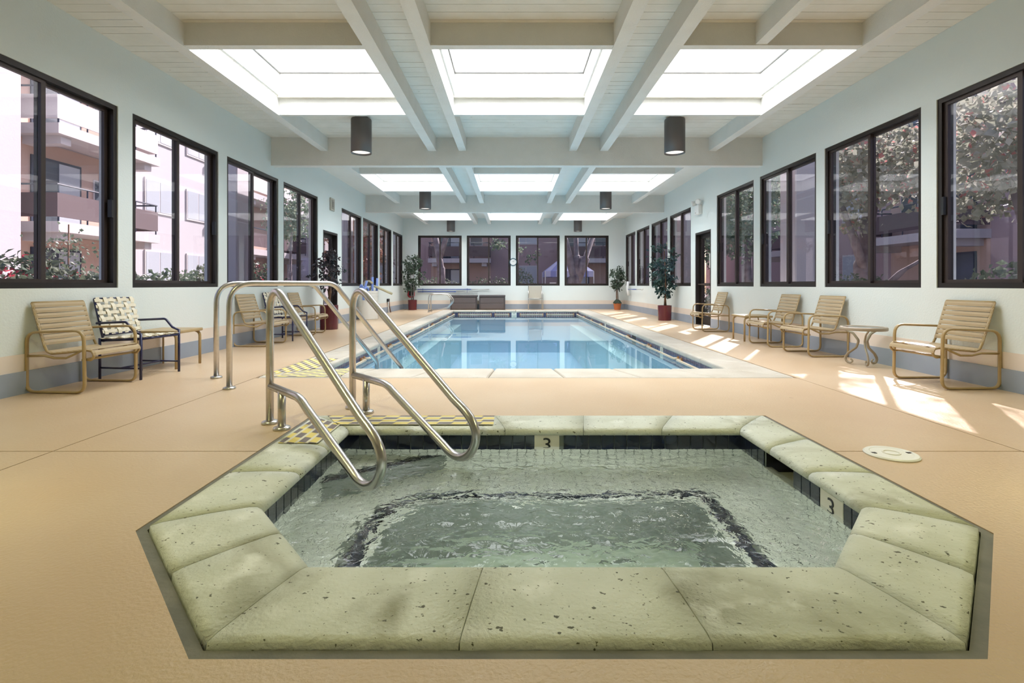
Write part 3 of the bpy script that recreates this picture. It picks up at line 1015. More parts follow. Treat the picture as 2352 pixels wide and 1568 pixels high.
# pale mosaic on seat: the 290 that show largest singly, rest joined
def inside(p, poly):
    r = False; n = len(poly)
    for i in range(n):
        a, b = poly[i], poly[i - 1]
        if (a[1] > p[1]) != (b[1] > p[1]) and p[0] < (b[0] - a[0]) * (p[1] - a[1]) / (b[1] - a[1]) + a[0]: r = not r
    return r
def edge_dist(p, poly):
    best = 9
    for i in range(len(poly)):
        a, b = Vector(poly[i - 1]), Vector(poly[i]); q = Vector(p)
        t = max(0, min(1, (q - a).dot(b - a) / (b - a).length_squared)); best = min(best, (a + (b - a) * t - q).length)
    return best
pt = .0575
cells = []
yy = 1.74
while yy < 3.32:
    xx = -1.03
    while xx < 1.45:
        p = (xx, yy)
        if inside(p, SPI) and not inside(p, SE) and edge_dist(p, SPI) > .022:
            e = edge_dist(p, SE)
            if e > .130: cells.append((xx, yy, e))
        xx += pt
    yy += pt
vis = [c for c in cells if (c[0] > 1.0 and c[1] > 2.15)] + [c for c in cells if c[1] > 2.86 and c[0] <= 1.0 and not inside((c[0], c[1]), STEP)]
dark = lambda c: False
single = vis[:290]; sset = set(single)
for c in single:
    tile_obj('seat_tile', M['tile_blk'] if dark(c) else M['tile_wht'], (c[0], c[1], ZSEAT), (1, 0, 0), (0, 1, 0), pt / 2 - .0024, pt / 2 - .0024)
bmw, bmd = new(), new()
for c in cells:
    if c in sset: continue
    box(bmd if dark(c) else bmw, c[0] - pt / 2 + .0016, c[0] + pt / 2 - .0024, c[1] - pt / 2 + .0016, c[1] + pt / 2 - .0024, ZSEAT, ZSEAT + .005)
e1_, e2_ = off(SE, .052), off(SE, .104)
for i in range(len(SE)):
    j = (i + 1) % len(SE)
    a0, a1, b0, b1 = Vector(e1_[i]), Vector(e1_[j]), Vector(e2_[i]), Vector(e2_[j])
    n = max(1, round((a1 - a0).length / .056))
    for k in range(n):
        q = [a0.lerp(a1, (k + .03) / n), a0.lerp(a1, (k + .97) / n), b0.lerp(b1, (k + .97) / n), b0.lerp(b1, (k + .03) / n)]
        prism(bmd, [(p.x, p.y) for p in q], ZSEAT, ZSEAT + .005)
e0_ = off(SE, .045)
for i in range(len(SE)):
    j = (i + 1) % len(SE)
    a0, a1, b0, b1 = Vector(SE[i]), Vector(SE[j]), Vector(e0_[i]), Vector(e0_[j])
    n = max(1, round((a1 - a0).length / .056))
    for k in range(n):
        q = [a0.lerp(a1, (k + .03) / n), a0.lerp(a1, (k + .97) / n), b0.lerp(b1, (k + .97) / n), b0.lerp(b1, (k + .03) / n)]
        prism(bmw, [(p.x, p.y) for p in q], ZSEAT, ZSEAT + .005)
pa, pb = Vector((-1.05, 2.86)), Vector((-.42, 3.33)); pn = Vector((-(pb - pa).y, (pb - pa).x)).normalized()
for k in range(14):
    q = [pa.lerp(pb, (k + .03) / 14) + pn * .012, pa.lerp(pb, (k + .97) / 14) + pn * .012, pa.lerp(pb, (k + .97) / 14) + pn * .062, pa.lerp(pb, (k + .03) / 14) + pn * .062]
    prism(bmd, [(p.x, p.y) for p in q], ZSTEP, ZSTEP + .005)
# step tiles with dark nosing
sx = -1.03
for ix in range(14):
    for iy in range(10):
        p = (-1.03 + ix * pt, 2.86 + iy * pt)
        if inside(p, STEP):
            dd = abs((p[0] + 1.05) * (3.33 - 2.86) - (p[1] - 2.86) * (-.42 + 1.05)) / math.hypot(.47, .63)
            if dd < .092: continue
            box(bmd if dd < .075 else bmw, p[0] - pt / 2 + .0016, p[0] + pt / 2 - .0024, p[1] - pt / 2 + .0016, p[1] + pt / 2 - .0024, ZSTEP, ZSTEP + .005)
# cut tiles along the foot of the walls
sp_in = off(SPI, -.058)
for i in range(6):
    j = (i + 1) % 6
    a0, a1, b0, b1 = Vector(SPI[i]), Vector(SPI[j]), Vector(sp_in[i]), Vector(sp_in[j])
    n = max(1, round((a1 - a0).length / pt))
    for k in range(n):
        q = [a0.lerp(a1, (k + .04) / n), a0.lerp(a1, (k + .96) / n), b0.lerp(b1, (k + .96) / n), b0.lerp(b1, (k + .04) / n)]
        prism(bmw, [(p.x, p.y) for p in q], ZSEAT, ZSEAT + .003)
# wall mosaic
def wall_mosaic(p, q, ztop, zbot, sgn=1):
    p, q = Vector((p[0], p[1], 0)), Vector((q[0], q[1], 0)); L = (q - p).length; u = (q - p) / L
    nrm = Vector((-u.y, u.x, 0)) * sgn
    nu = max(1, round(L / pt)); nv = max(1, round((ztop - zbot) / pt))
    for a in range(nu):
        for b in range(nv):
            c = p + u * L * (a + .5) / nu; z0 = zbot + (ztop - zbot) * b / nv + .0016; z1 = zbot + (ztop - zbot) * (b + 1) / nv - .0016
            h = L / nu / 2 - .0024
            vv = [c - u * h + Vector((0, 0, z0)), c + u * h + Vector((0, 0, z0)), c + u * h + Vector((0, 0, z1)), c - u * h + Vector((0, 0, z1))]
            vv = [bmw.verts.new(x + nrm * .004) for x in vv]
            bmw.faces.new(vv)
for i in range(6):
    wall_mosaic(SPI[i], SPI[(i + 1) % 6], tz0, ZSEAT)
for i in range(len(SE)):
    wall_mosaic(SE[i], SE[(i + 1) % len(SE)], ZSEAT, ZFL, -1)
o = schild(obj('wall_mosaic', bmw, M['tile_wht'], recalc=False)); o['kind'] = 'stuff'
o = schild(obj('dark_edge_mosaic', bmd, M['tile_blk'])); o['kind'] = 'stuff'
patch(schild, [(-1.27, 3.60), (-1.13, 3.375), (-.12, 3.375), (-.12, 3.60)], .0185, 0, (-1.35, 3.375))
patch(schild, [(-1.335, 3.55), (-1.335, 2.98), (-1.11, 2.98), (-1.11, 3.38)], .0185, PI / 2, (-1.11, 2.98))

# churning spa water: rippled sheet
bm = new()
NX, NY = 190, 140
rr = random.Random(4)
from mathutils import noise as mn
x0, x1, y0, y1 = -1.06, 1.47, 1.69, 3.34
grid = {}
SPW = off(SPI, .002)
for i in range(NX + 1):
    for j in range(NY + 1):
        X = x0 + (x1 - x0) * i / NX; Y = y0 + (y1 - y0) * j / NY
        d = math.hypot((X - .1) / .95, (Y - 2.05) / .75)
        amp = .0030 + .015 * max(0, 1 - d)
        amp += .007 * max(0, 1 - math.hypot((X + .7) / .5, (Y - 2.3) / .6))
        z = mn.noise(Vector((X * 5, Y * 6.5, 1))) * amp * 1.0 + mn.noise(Vector((X * 14, Y * 20, 5))) * amp * .45 + mn.noise(Vector((X * 34, Y * 52, 9))) * amp * .26
        grid[i, j] = (X, Y, ZSW + z)
vm = {}
def gv(k):
    if k not in vm: vm[k] = bm.verts.new(grid[k])
    return vm[k]
for i in range(NX):
    for j in range(NY):
        cxy = ((grid[i, j][0] + grid[i + 1, j][0]) / 2, (grid[i, j][1] + grid[i, j + 1][1]) / 2)
        if inside(cxy, off(SPI, .03)):
            bm.faces.new([gv((i, j)), gv((i + 1, j)), gv((i + 1, j + 1)), gv((i, j + 1))])
tag(obj('spa_water', bm, M['spa_water'], smooth=True, recalc=False), 'rippling greenish water churning in the hot tub', 'water', kind='stuff')

# ================================================================== STAINLESS HAND RAILS
def flange(parent, s):
    bm = new(); lathe(bm, [(.0, 0), (.052, 0), (.054, .006), (.050, .017), (.036, .022), (.026, .024), (0, .024)], 24, (s, 0, 0))
    obj('flange', bm, M['flange'], parent, smooth=True)
def spa_rail(base, label):
    t = thing('stainless_handrail', label, 'handrail', (base[0], base[1], 0), -PI / 4, 'looped stainless rails at the hot tub')
    R = .0245
    pts = [(0, 0, 0), (0, 0, .70), (.005, 0, .77), (.03, 0, .83), (.08, 0, .868), (.14, 0, .872), (.20, 0, .848), (.26, 0, .812),
           (1.20, 0, .255), (1.30, 0, .205), (1.37, 0, .15), (1.40, 0, .085), (1.385, 0, .02), (1.335, 0, -.04), (1.26, 0, -.072), (1.18, 0, -.068), (1.09, 0, -.03),
           (.56, 0, .20), (.50, 0, .228), (.43, 0, .243), (.02, 0, .25)]
    sm = []
    P = [Vector(p) for p in pts]
    for i in range(len(P) - 1):      # gentle Catmull smoothing on the short pieces
        a, b, c, d = P[max(i - 1, 0)], P[i], P[i + 1], P[min(i + 2, len(P) - 1)]
        if (c - b).length > .22:
            sm.append(b); continue
        la = (b - a).length or 1; ld = (d - c).length or 1; lm = (c - b).length
        ta = (c - b) + (b - a) / la * lm if i else (c - b); tb = (c - b) + (d - c) / ld * lm
        ta *= .5; tb *= .5
        for k in range(3):
            u = k / 3; h00 = 2 * u**3 - 3 * u**2 + 1; h10 = u**3 - 2 * u**2 + u; h01 = -2 * u**3 + 3 * u**2; h11 = u**3 - u**2
            sm.append(b * h00 + ta * h10 + c * h01 + tb * h11)
    sm.append(P[-1])
    bm = new(); tube(bm, sm, R, 16, up=(0, 1, 0))
    obj('loop_tube', bm, M['steel'], t, smooth=True)
    bm = new(); tube(bm, [(.2, 0, 0), (.2, 0, .245)], R, 16)
    obj('short_post', bm, M['steel'], t, smooth=True)
    flange(t, 0); flange(t, .2)
spa_rail((-1.608, 3.47), 'looped stainless handrail standing nearest beside the hot tub steps')
spa_rail((-1.19, 3.90), 'looped stainless handrail at the far edge of the hot tub')
def pool_rail(base, label):
    t = thing('stainless_handrail', label, 'handrail', (base[0], base[1], 0), math.atan2(.69, .72), 'stainless entry rails at the pool corner')
    pts = fillet([(0, 0, 0), (0, 0, .935), (.97, 0, .935), (1.76, 0, -.02), (1.80, 0, -.55)], [0, .2, .16, .12, 0], 8)
    bm = new(); tube(bm, pts, .0245, 16, up=(0, 1, 0))
    obj('bent_tube', bm, M['steel'], t, smooth=True)
    flange(t, 0)
pool_rail((-2.50, 4.62), 'stainless entry rail into the pool corner, nearer of the pair')
pool_rail((-2.92, 5.16), 'stainless entry rail into the pool corner, farther of the pair')
# ladder rails at the far end of the pool
t = thing('pool_ladder', 'small chrome ladder with two curved rails at the far left of the pool', 'ladder', (-2.80, 17.55, 0))
for k in (0, 1):
    bm = new(); y = k * .5
    pts = fillet([(0, y, 0), (0, y, .62), (.62, y, .60), (.82, y, .38), (.60, y, .14), (0.02, y, .05)], [0, .16, .14, .14, .1, 0], 6)
    tube(bm, pts, .019, 10)
    obj('rail', bm, M['alu'], t, smooth=True)
    bm = new(); lathe(bm, [(0, 0), (.045, 0), (.045, .012), (.02, .018), (0, .018)], 14, (0, y, 0)); obj('flange', bm, M['flange'], t)

# ================================================================== FURNITURE
def strap_chair(name, label):
    """local: +x is the front, y across"""
    t = thing(name, label, 'chair')
    hw = .275
    for s in (-1, 1):
        bm = new()
        pts = fillet([(-.28, 0, .012), (.245, 0, .012), (.235, 0, .535), (-.28, 0, .515)], [.075, .075, .09, .09], 5, closed=True)
        tube(bm, [p + Vector((0, s * hw, 0)) for p in pts], .0115, 8, closed=True, r2=.017, up=(0, 1, 0)) if False else tube(bm, [p + Vector((0, s * hw, 0)) for p in pts], .017, 8, closed=True, r2=.011, up=(0, 1, 0))
        obj('side_frame', bm, M['tan'], t, smooth=True)
        # rear rail and hanger under the seat
        bm = new()
        tube(bm, [(-.275, s * hw, .315), (-.12, s * (hw - .006), .318), (-.04, s * (hw - .012), .298), (.06, s * (hw - .018), .298), (.13, s * (hw - .026), .330), (.18, s * (hw - .03), .356)], .012, 8, r2=.008)
        obj('seat_bracket', bm, M['tan'], t, smooth=True)
    prof = [(.225, .285), (.275, .280), (.305, .315), (.285, .358), (.23, .365), (.06, .345), (-.08, .333), (-.125, .350), (-.150, .40), (-.265, .765)]
    prof3 = fillet([(p[0], 0, p[1]) for p in prof], .03, 3)
    for s in (-1, 1):
        bm = new()
        tube(bm, [p + Vector((0, s * (hw - .03), 0)) for p in prof3], .011, 8)
        obj('seat_rail', bm, M['tan'], t, smooth=True)
    for (x, z) in ((-.265, .765), (.225, .285)):
        e = hw - .03 if z > .5 else hw
        bm = new(); tube(bm, [(x, -e, z), (x, e, z)], .011, 8)
        obj('cross_bar', bm, M['tan'], t, smooth=True)
    # straps
    P = [Vector((p[0], 0, p[1])) for p in prof]
    def at(path, s):
        for a, b in zip(path, path[1:]):
            L = (b - a).length
            if s <= L: return a.lerp(b, s / L), (b - a).normalized()
            s -= L
        return path[-1], (path[-1] - path[-2]).normalized()
    def strap(c, d, wv):
        n = Vector((0, 1, 0)).cross(d).normalized()
        bm = new(); hw2 = hw - .018
        ys = [-hw2, -hw2 + .02, 0, hw2 - .02, hw2]
        rows = []
        for y in ys:
            dz = .012 if abs(y) < hw2 - .001 else .004
            base = c + Vector((0, y, 0)) - n * -dz
            rows.append([bm.verts.new(base - d * wv), bm.verts.new(base + n * .003), bm.verts.new(base + d * wv), bm.verts.new(base - n * .004 + d * wv), bm.verts.new(base - n * .004 - d * wv)])
        for r0, r1 in zip(rows, rows[1:]):
            for k in range(5):
                bm.faces.new([r0[k], r0[(k + 1) % 5], r1[(k + 1) % 5], r1[k]])
        bm.faces.new(rows[0]); bm.faces.new(rows[-1][::-1])
        obj('strap', bm, M['strap'], t)
    back = P[8:]
    L = (back[1] - back[0]).length
    nb = 8
    for k in range(nb):
        c, d = at(back, L * (k + .47) / nb); strap(c, d, L / nb * .435)
    seat = P[2:8]
    L = sum((b - a).length for a, b in zip(seat, seat[1:]))
    ns = 9
    for k in range(ns):
        c, d = at(seat, L * (k + .5) / ns); strap(c, d, L / ns * .42)
    return t
GC = 'tan strap armchairs along the side walls'
ch = strap_chair('strap_chair', 'tan strap armchair nearest the front on the left wall, beside blue chair')
ch['group'] = GC
ch.location = (-3.83, 4.70, 0); ch.rotation_euler = (0, 0, math.radians(-4))
dup(ch, (-3.84, 8.02, 0), math.radians(-3), 'tan strap armchair on the left wall seen through the pool entry rails', GC)
dup(ch, (-3.82, 9.75, 0), math.radians(2), 'tan strap armchair on the left wall next to the maroon planter', GC)
dup(ch, (4.00, 4.86, 0), PI + math.radians(2), 'tan strap armchair nearest the front on the right wall, sunlit seat', GC)
dup(ch, (3.99, 6.92, 0), PI + math.radians(3), 'tan strap armchair right behind the round glass table', GC)
dup(ch, (3.99, 7.96, 0), PI + math.radians(2), 'tan strap armchair between another armchair and the low tan table', GC)
dup(ch, (3.97, 10.50, 0), PI - math.radians(1), 'tan strap armchair standing alone beside the right glass door', GC)

def woven_chair(label):
    t = thing('woven_chair', label, 'chair', group='navy woven strap chairs on the left')
    hw = .25
    r = .012
    for s in (-1, 1):
        bm = new(); tube(bm, [(.235, s * hw, 0), (.235, s * hw, .45)], r, 8); obj('leg', bm, M['navy'], t, smooth=True)
        bm = new(); tube(bm, [(-.20, s * hw, 0), (-.20, s * hw, .40)], r, 8); obj('leg', bm, M['navy'], t, smooth=True)
        bm = new(); tube(bm, fillet([(.235, s * hw, .44), (.16, s * hw, .47), (.08, s * hw, .56), (-.235, s * hw, .545)], .05, 5), r, 8)
        obj('armrest', bm, M['navy'], t, smooth=True)
        bm = new(); tube(bm, [(-.20, s * hw, .11), (.235, s * hw, .11)], .009, 8); obj('stretcher', bm, M['navy'], t, smooth=True)
        bm = new(); tube(bm, [(-.185, s * (hw - .03), .36), (-.29, s * (hw - .03), .78)], r, 8); obj('back_post', bm, M['navy'], t, smooth=True)
        bm = new(); tube(bm, [(-.20, s * (hw - .012), .375), (.235, s * (hw - .012), .395)], r, 8); obj('seat_rail', bm, M['navy'], t, smooth=True)
    for (x, z) in ((.235, .395), (-.20, .375)):
        bm = new(); tube(bm, [(x, -hw, z), (x, hw, z)], r, 8); obj('seat_rail', bm, M['navy'], t, smooth=True)
    bm = new(); tube(bm, [(.02, -hw, .11), (.02, hw, .11)], .009, 8); obj('stretcher', bm, M['navy'], t, smooth=True)
    for k in (0.0, 1.0):
        a = Vector((-.19, 0, .43)).lerp(Vector((-.29, 0, .78)), k)
        bm = new(); tube(bm, [(a.x, -hw + .03, a.z), (a.x, hw - .03, a.z)], r, 8); obj('back_bar', bm, M['navy'], t, smooth=True)
    def weave(o, du, dv, nu, nv):
        """straps along u (nv of them) and along v (nu of them), woven over each other"""
        du, dv = Vector(du), Vector(dv); n = du.cross(dv).normalized()
        for (A, B, na, nb, ph) in ((du, dv, nu, nv, 0), (dv, du, nv, nu, 1)):
            for k in range(nb):
                bm = new(); rows = []
                wv = B * (.26 / nb)
                steps = na * 2
                for j in range(steps + 1):
                    q = o + A * (j / steps) + B * ((k + .5) / nb)
                    sgn = math.sin(PI * (j / 2) ) if False else (1 if ((j // 2 + k + ph) % 2) else -1)
                    hgt = n * (.006 * sgn if 0 < j < steps else 0)
                    rows.append([bm.verts.new(q - wv + hgt + n * .0015), bm.verts.new(q + wv + hgt + n * .0015), bm.verts.new(q + wv + hgt - n * .0015), bm.verts.new(q - wv + hgt - n * .0015)])
                for r0, r1 in zip(rows, rows[1:]):
                    for e in range(4): bm.faces.new([r0[e], r0[(e + 1) % 4], r1[(e + 1) % 4], r1[e]])
                bm.faces.new(rows[0]); bm.faces.new(rows[-1][::-1])
                obj('strap', bm, M['ivory'], t)
    weave(Vector((-.175, -hw + .014, .432)), (0, 2 * hw - .028, 0), (-.105, 0, .365), 6, 6)
    weave(Vector((-.215, -hw - .004, .394)), (0, 2 * hw + .008, 0), (.465, 0, .021), 7, 7)
    return t
wc = woven_chair('navy metal chair with ivory woven straps beside the low tan table on left')
wc.location = (-3.80, 5.33, 0); wc.rotation_euler = (0, 0, math.radians(-6))
dup(wc, (-3.80, 8.80, 0), math.radians(-4), 'navy metal chair with ivory woven straps between two tan armchairs', 'navy woven strap chairs on the left')

def low_table(label, loc):
    t = thing('low_table', label, 'table', loc, 0, 'low square tan side tables')
    bm = bbox(-.24, .24, -.24, .24, .385, .42); bevel(bm, .01, 2); obj('table_top', bm, M['tan'], t)
    for sx in (-1, 1):
        for sy in (-1, 1):
            bm = new(); tube(bm, fillet([(sx * .13, sy * .215, .395), (sx * .215, sy * .215, .37), (sx * .215, sy * .215, 0)], .06, 4), .016, 8, r2=.010)
            obj('leg', bm, M['tan'], t, smooth=True)
low_table('low square tan side table beside the navy woven chair on the left', (-3.88, 5.92, 0))
low_table('low square tan side table half hidden behind armchairs on the right', (4.0, 8.72, 0))

t = thing('round_table', 'round glass topped side table with curved taupe legs by right wall', 'table', (4.015, 5.97, 0))
bm = new(); lathe(bm, [(.205, .405), (.232, .405), (.236, .415), (.236, .435), (.230, .442), (.212, .442), (.205, .436)], 36, ring=True)
obj('rim', bm, M['stone_tan'], t, smooth=True)
bm = new(); lathe(bm, [(0, .430), (.208, .430), (.208, .436), (0, .436)], 36); obj('glass_top', bm, M['tglass'], t)
for k in range(3):
    a = 2 * PI * k / 3 - 1.9
    c, s = math.cos(a), math.sin(a)
    prof = [(.19, .405), (.10, .36), (.045, .28), (.07, .20), (.15, .13), (.185, .07), (.165, .025), (.125, .018), (.105, .045), (.125, .065)]
    bm = new(); tube(bm, fillet([(r * c, r * s, z) for r, z in prof], .05, 4), .015, 8, r2=.010); obj('leg', bm, M['stone_tan'], t, smooth=True)

# sling chair against the far wall
t = thing('sling_chair', 'grey aluminium sling chair against the far wall facing the pool', 'chair', (.87, 19.45, 0))
for s in (-1, 1):
    bm = new(); tube(bm, fillet([(s * .25, .14, 0), (s * .25, .17, .45), (s * .25, .27, .90)], .1, 4), .013, 8); obj('leg', bm, M['alu'], t, smooth=True)
    bm = new(); tube(bm, fillet([(s * .27, -.23, 0), (s * .27, -.23, .63), (s * .27, .20, .61)], .07, 4), .013, 8); obj('leg', bm, M['alu'], t, smooth=True)
    bm = new(); tube(bm, [(s * .25, -.24, .43), (s * .25, .19, .40)], .012, 8); obj('seat_rail', bm, M['alu'], t, smooth=True)
bm = new(); tube(bm, [(-.27, -.235, .42), (.27, -.235, .42)], .012, 8); obj('seat_rail', bm, M['alu'], t, smooth=True)
bm = new(); box(bm, -.24, .24, -.23, .18, .415, .423); obj('seat', bm, M['sling'], t)
bm = new(); 
vv = [(-.245, .175, .42), (.245, .175, .42), (.245, .265, .88), (-.245, .265, .88)]
a = [bm.verts.new(p) for p in vv]; b = [bm.verts.new((p[0], p[1] + .006, p[2])) for p in vv]
bm.faces.new(a); bm.faces.new(b[::-1])
for i in range(4): bm.faces.new([a[i], a[(i + 1) % 4], b[(i + 1) % 4], b[i]])
obj('backrest', bm, M['sling'], t)

# deck boxes
for i, (x0, x1) in enumerate(((-2.27, -1.29), (-1.21, -.25))):
    t = thing('deck_box', 'brown panelled storage box by far wall, %s' % ('beside the pool ladder' if i == 0 else 'right hand one of two'), 'storage box', ((x0 + x1) / 2, 19.50, 0), 0, 'brown storage boxes at the far wall')
    hx = (x1 - x0) / 2
    bm = bbox(-hx + .02, hx - .02, -.25, .25, .01, .47); bevel(bm, .01, 1); obj('body', bm, M['box_br'], t)
    bm = bbox(-hx, hx, -.275, .27, .47, .54); bevel(bm, .015, 2); obj('lid', bm, M['box_lid'], t)
    for (z0, z1) in ((.03, .235), (.25, .455)):
        bm = bbox(-hx + .05, hx - .05, -.262, -.248, z0, z1); bevel(bm, .005, 1); obj('front_panel', bm, M['box_br'], t)
    for s in (-1, 1):
        bm = bbox(s * hx - .035 if s > 0 else -hx, s * hx if s > 0 else -hx + .035, -.268, -.24, 0, .47); obj('corner_post', bm, M['box_lid'], t)

# ------------------------------------------------------------------ pendant lamps
def lamp(x, y, label, power, col):
    t = thing('ceiling_lamp', label, 'lamp', (x, y, 2.90), 0, 'grey cylinder ceiling lamps')
    bm = new(); lathe(bm, [(.132, .02), (.150, 0), (.152, 0), (.152, .50), (.146, .512), (.10, .512), (.10, .508), (.132, .50)], 40, ring=True)
    obj('shade', bm, M['lamp'], t, smooth=True)
    bm = new(); lathe(bm, [(0, .508), (.095, .508), (.095, .55), (0, .55)], 28); obj('canopy', bm, M['lamp'], t)
    bm = new(); lathe(bm, [(0, .024), (.134, .024), (.134, .028), (0, .028)], 28); obj('diffuser', bm, M['bulb'], t)
    if power:
        ld = bpy.data.lights.new('lamp_light', 'SPOT'); ld.energy = power; ld.color = col; ld.spot_size = math.radians(150); ld.spot_blend = .7; ld.shadow_soft_size = .12
        lo = bpy.data.objects.new('lamp_light', ld); COL.objects.link(lo); lo.parent = t; lo.location = (0, 0, .012)
for i, y in enumerate((2.08, 7.87, 13.66, 19.42)):
    for j, x in enumerate((-2.27, 2.45)):
        where = ['out of view above the hot tub', 'nearest in view', 'above the middle of the pool', 'close to the far wall'][i]
        lamp(x, y, 'dark grey cylinder ceiling lamp on the %s side, %s' % ('left' if j == 0 else 'right', where), 150 if i == 0 else 25, (1, .97, .46) if i == 0 else (1, .92, .8))

# ------------------------------------------------------------------ plants
def potted(name, label, loc, rad, ph, base_r, mt_pot, trunks, crown, n, leafm, lsize, seed, group=None, moss=False, rim=None):
    rnd = random.Random(seed)
    t = thing(name, label, 'potted plant', loc, 0, group)
    bm = new(); lathe(bm, [(0, 0), (base_r, 0), (rad, ph), (rad - .02, ph), (rad - .03, ph - .05), (0, ph - .05)], 32); obj('pot', bm, mt_pot, t, smooth=False)
    if rim is not None:
        bm = new(); lathe(bm, [(rad - .002, ph - .10), (rad + .012, ph - .10), (rad + .014, ph), (rad - .018, ph + .001)], 32, ring=True); obj('pot_rim', bm, rim, t)
    bm = new()
    if moss:
        lathe(bm, [(rad + .015, ph - .005), (rad + .01, ph + .03), (rad * .8, ph + .08), (rad * .4, ph + .13), (0, ph + .14)], 14)
        for v in bm.verts: v.co += Vector((rnd.uniform(-.015, .015), rnd.uniform(-.015, .015), rnd.uniform(-.012, .02)))
        obj('moss', bm, M['moss'], t)
    else:
        lathe(bm, [(rad - .032, ph - .052), (rad - .032, ph - .03), (0, ph - .022)], 20); obj('soil', bm, M['soil'], t)
    for tr in trunks:
        bm = new(); tube(bm, fillet([Vector(p) for p in tr[0]], .2, 4), tr[1], 8, taper=.45); obj('trunk', bm, M['bark'] if tr[2] == 0 else M['barkp'], t, smooth=True)
    bm = new(); pts = []
    (cz0, cz1), (rx, ry) = crown[0], crown[1]
    shape = crown[2]
    # branches with leaves along them
    tip = Vector(trunks[0][0][-1])
    for b in range(n // 14):
        u = rnd.random()
        z = cz0 + (cz1 - cz0) * u
        k = shape(u)
        a = rnd.uniform(0, 2 * PI); q = math.sqrt(rnd.uniform(.25, 1))
        end = Vector((rx * k * q * math.cos(a), ry * k * q * math.sin(a), z))
        st = Vector((end.x * .15, end.y * .15, z - .10 * rnd.random()))
        for m_ in range(14):
            f = .25 + .85 * (m_ + rnd.random()) / 14
            pts.append(st.lerp(end, f) + Vector((rnd.gauss(0, .035), rnd.gauss(0, .035), rnd.gauss(0, .035))))
    leaf_cloud(bm, pts, lsize, rnd, .35, .30)
    f = obj('foliage', bm, leafm, t, recalc=False); f['kind'] = 'stuff'
    return t
GP = 'potted trees around the pool deck'
potted('potted_ficus', 'dark leaved potted tree in maroon planter by the left glass door', (-3.80, 10.85, 0), .185, .50, .18, M['maroon'],
       [([(-.02, 0, .45), (.03, .0, .8), (-.02, .02, 1.05), (.04, 0, 1.5)], .030, 0), ([(.03, .02, .45), (-.02, .02, .8), (.05, 0, 1.2)], .022, 0)],
       ((.86, 1.60), (.36, .34), lambda u: .55 + .6 * math.sin(PI * min(1, u * 1.05)) - .25 * u), 620, M['fic2'], .085, 1, GP)
potted('potted_ficus', 'bushy potted tree with pale stems in the far left corner', (-3.66, 19.22, 0), .165, .37, .155, M['maroon'],
       [([(-.03, 0, .33), (-.05, 0, .9), (-.10, 0, 1.7)], .022, 1), ([(.03, 0, .33), (.05, 0, .9), (.05, 0, 1.6)], .022, 1)],
       ((.70, 2.02), (.36, .34), lambda u: .45 + .75 * math.sin(PI * (.15 + .6 * u))), 900, M['fic'], .105, 2, GP)
potted('potted_ficus', 'tall bluish green potted tree in maroon planter on the right deck', (3.96, 13.55, 0), .178, .39, .165, M['maroon'],
       [([(0, 0, .35), (.03, 0, .9), (-.01, 0, 1.8)], .026, 0), ([(.04, .01, .35), (.0, 0, .8), (.06, 0, 1.4)], .018, 0)],
       ((.66, 1.95), (.36, .33), lambda u: .35 + .85 * math.sin(PI * (.08 + .72 * u))), 900, M['fic3'], .10, 3, GP)
potted('potted_ficus', 'slender potted tree in terracotta pot in the far right corner', (3.88, 19.25, 0), .145, .24, .11, M['terra'],
       [([(-.02, 0, .2), (-.03, 0, .8), (-.01, 0, 1.5)], .022, 0), ([(.03, 0, .2), (.01, 0, .8), (.03, 0, 1.2)], .016, 0)],
       ((.82, 1.70), (.34, .32), lambda u: .65 + .4 * math.sin(PI * u) * (1 - .2 * u)), 640, M['fic'], .10, 4, GP, moss=True)

# ------------------------------------------------------------------ noodle bin
t = thing('foam_noodle_bin', 'tall white round bin full of pool noodles by left wall', 'bin', (-3.83, 13.95, 0))
bm = new(); lathe(bm, [(0, 0), (.235, 0), (.245, .02), (.25, .70), (.258, .705), (.258, .76), (.235, .76), (.232, .06), (0, .06)], 36); obj('drum', bm, M['white_pl'], t, smooth=False)
bm = new()
for z in (.50, .62): lathe(bm, [(.252, z), (.256, z + .004), (.256, z + .010), (.252, z + .014)], 36, ring=True)
obj('ribs', bm, M['white_pl'], t)
nd = [(((-.10, -.05, .25), (-.06, -.16, .80), (.02, -.24, 1.02)), 0, 'pale blue foam noodle leaning to the front of the bin'),
      (((.12, 0, .20), (.11, -.02, .80), (.115, -.03, 1.13)), 0, 'pale blue foam noodle standing upright in the bin'),
      (((.17, .10, .20), (.19, .12, .80), (.20, .12, 1.10)), 0, 'pale blue foam noodle standing upright behind another in the bin'),
      (((-.12, .02, .2), (-.14, 0, .80), (-.19, -.02, .95), (-.24, .0, .72), (-.245, .0, .60)), 0, 'blue foam noodle bent over the left rim of the bin'),
      (((-.04, .10, .3), (-.10, .08, .80), (-.13, .05, 1.0), (.02, .0, 1.02), (.12, -.10, .97)), 1, 'tan foam noodle curled across the top of the bin'),
      (((.0, .05, .3), (.0, .1, .82), (.10, .1, .90), (.62, .04, .68)), 1, 'tan foam noodle sticking out to the right of the bin'),
      (((.05, -.08, .3), (.02, -.12, .84), (-.02, -.26, .86), (-.05, -.31, .70), (-.04, -.32, .52)), 0, 'blue foam noodle hanging over the front of the bin')]
for (pts, c, lab) in nd:
    bm = new(); tube(bm, fillet([Vector(p) + Vector((-3.83, 13.95, 0)) for p in pts], .12, 5), .030, 12)
    tag(obj('pool_noodle', bm, M['foam_b'] if c == 0 else M['foam_t'], smooth=True), lab, 'pool noodle', 'foam noodles in the white bin')

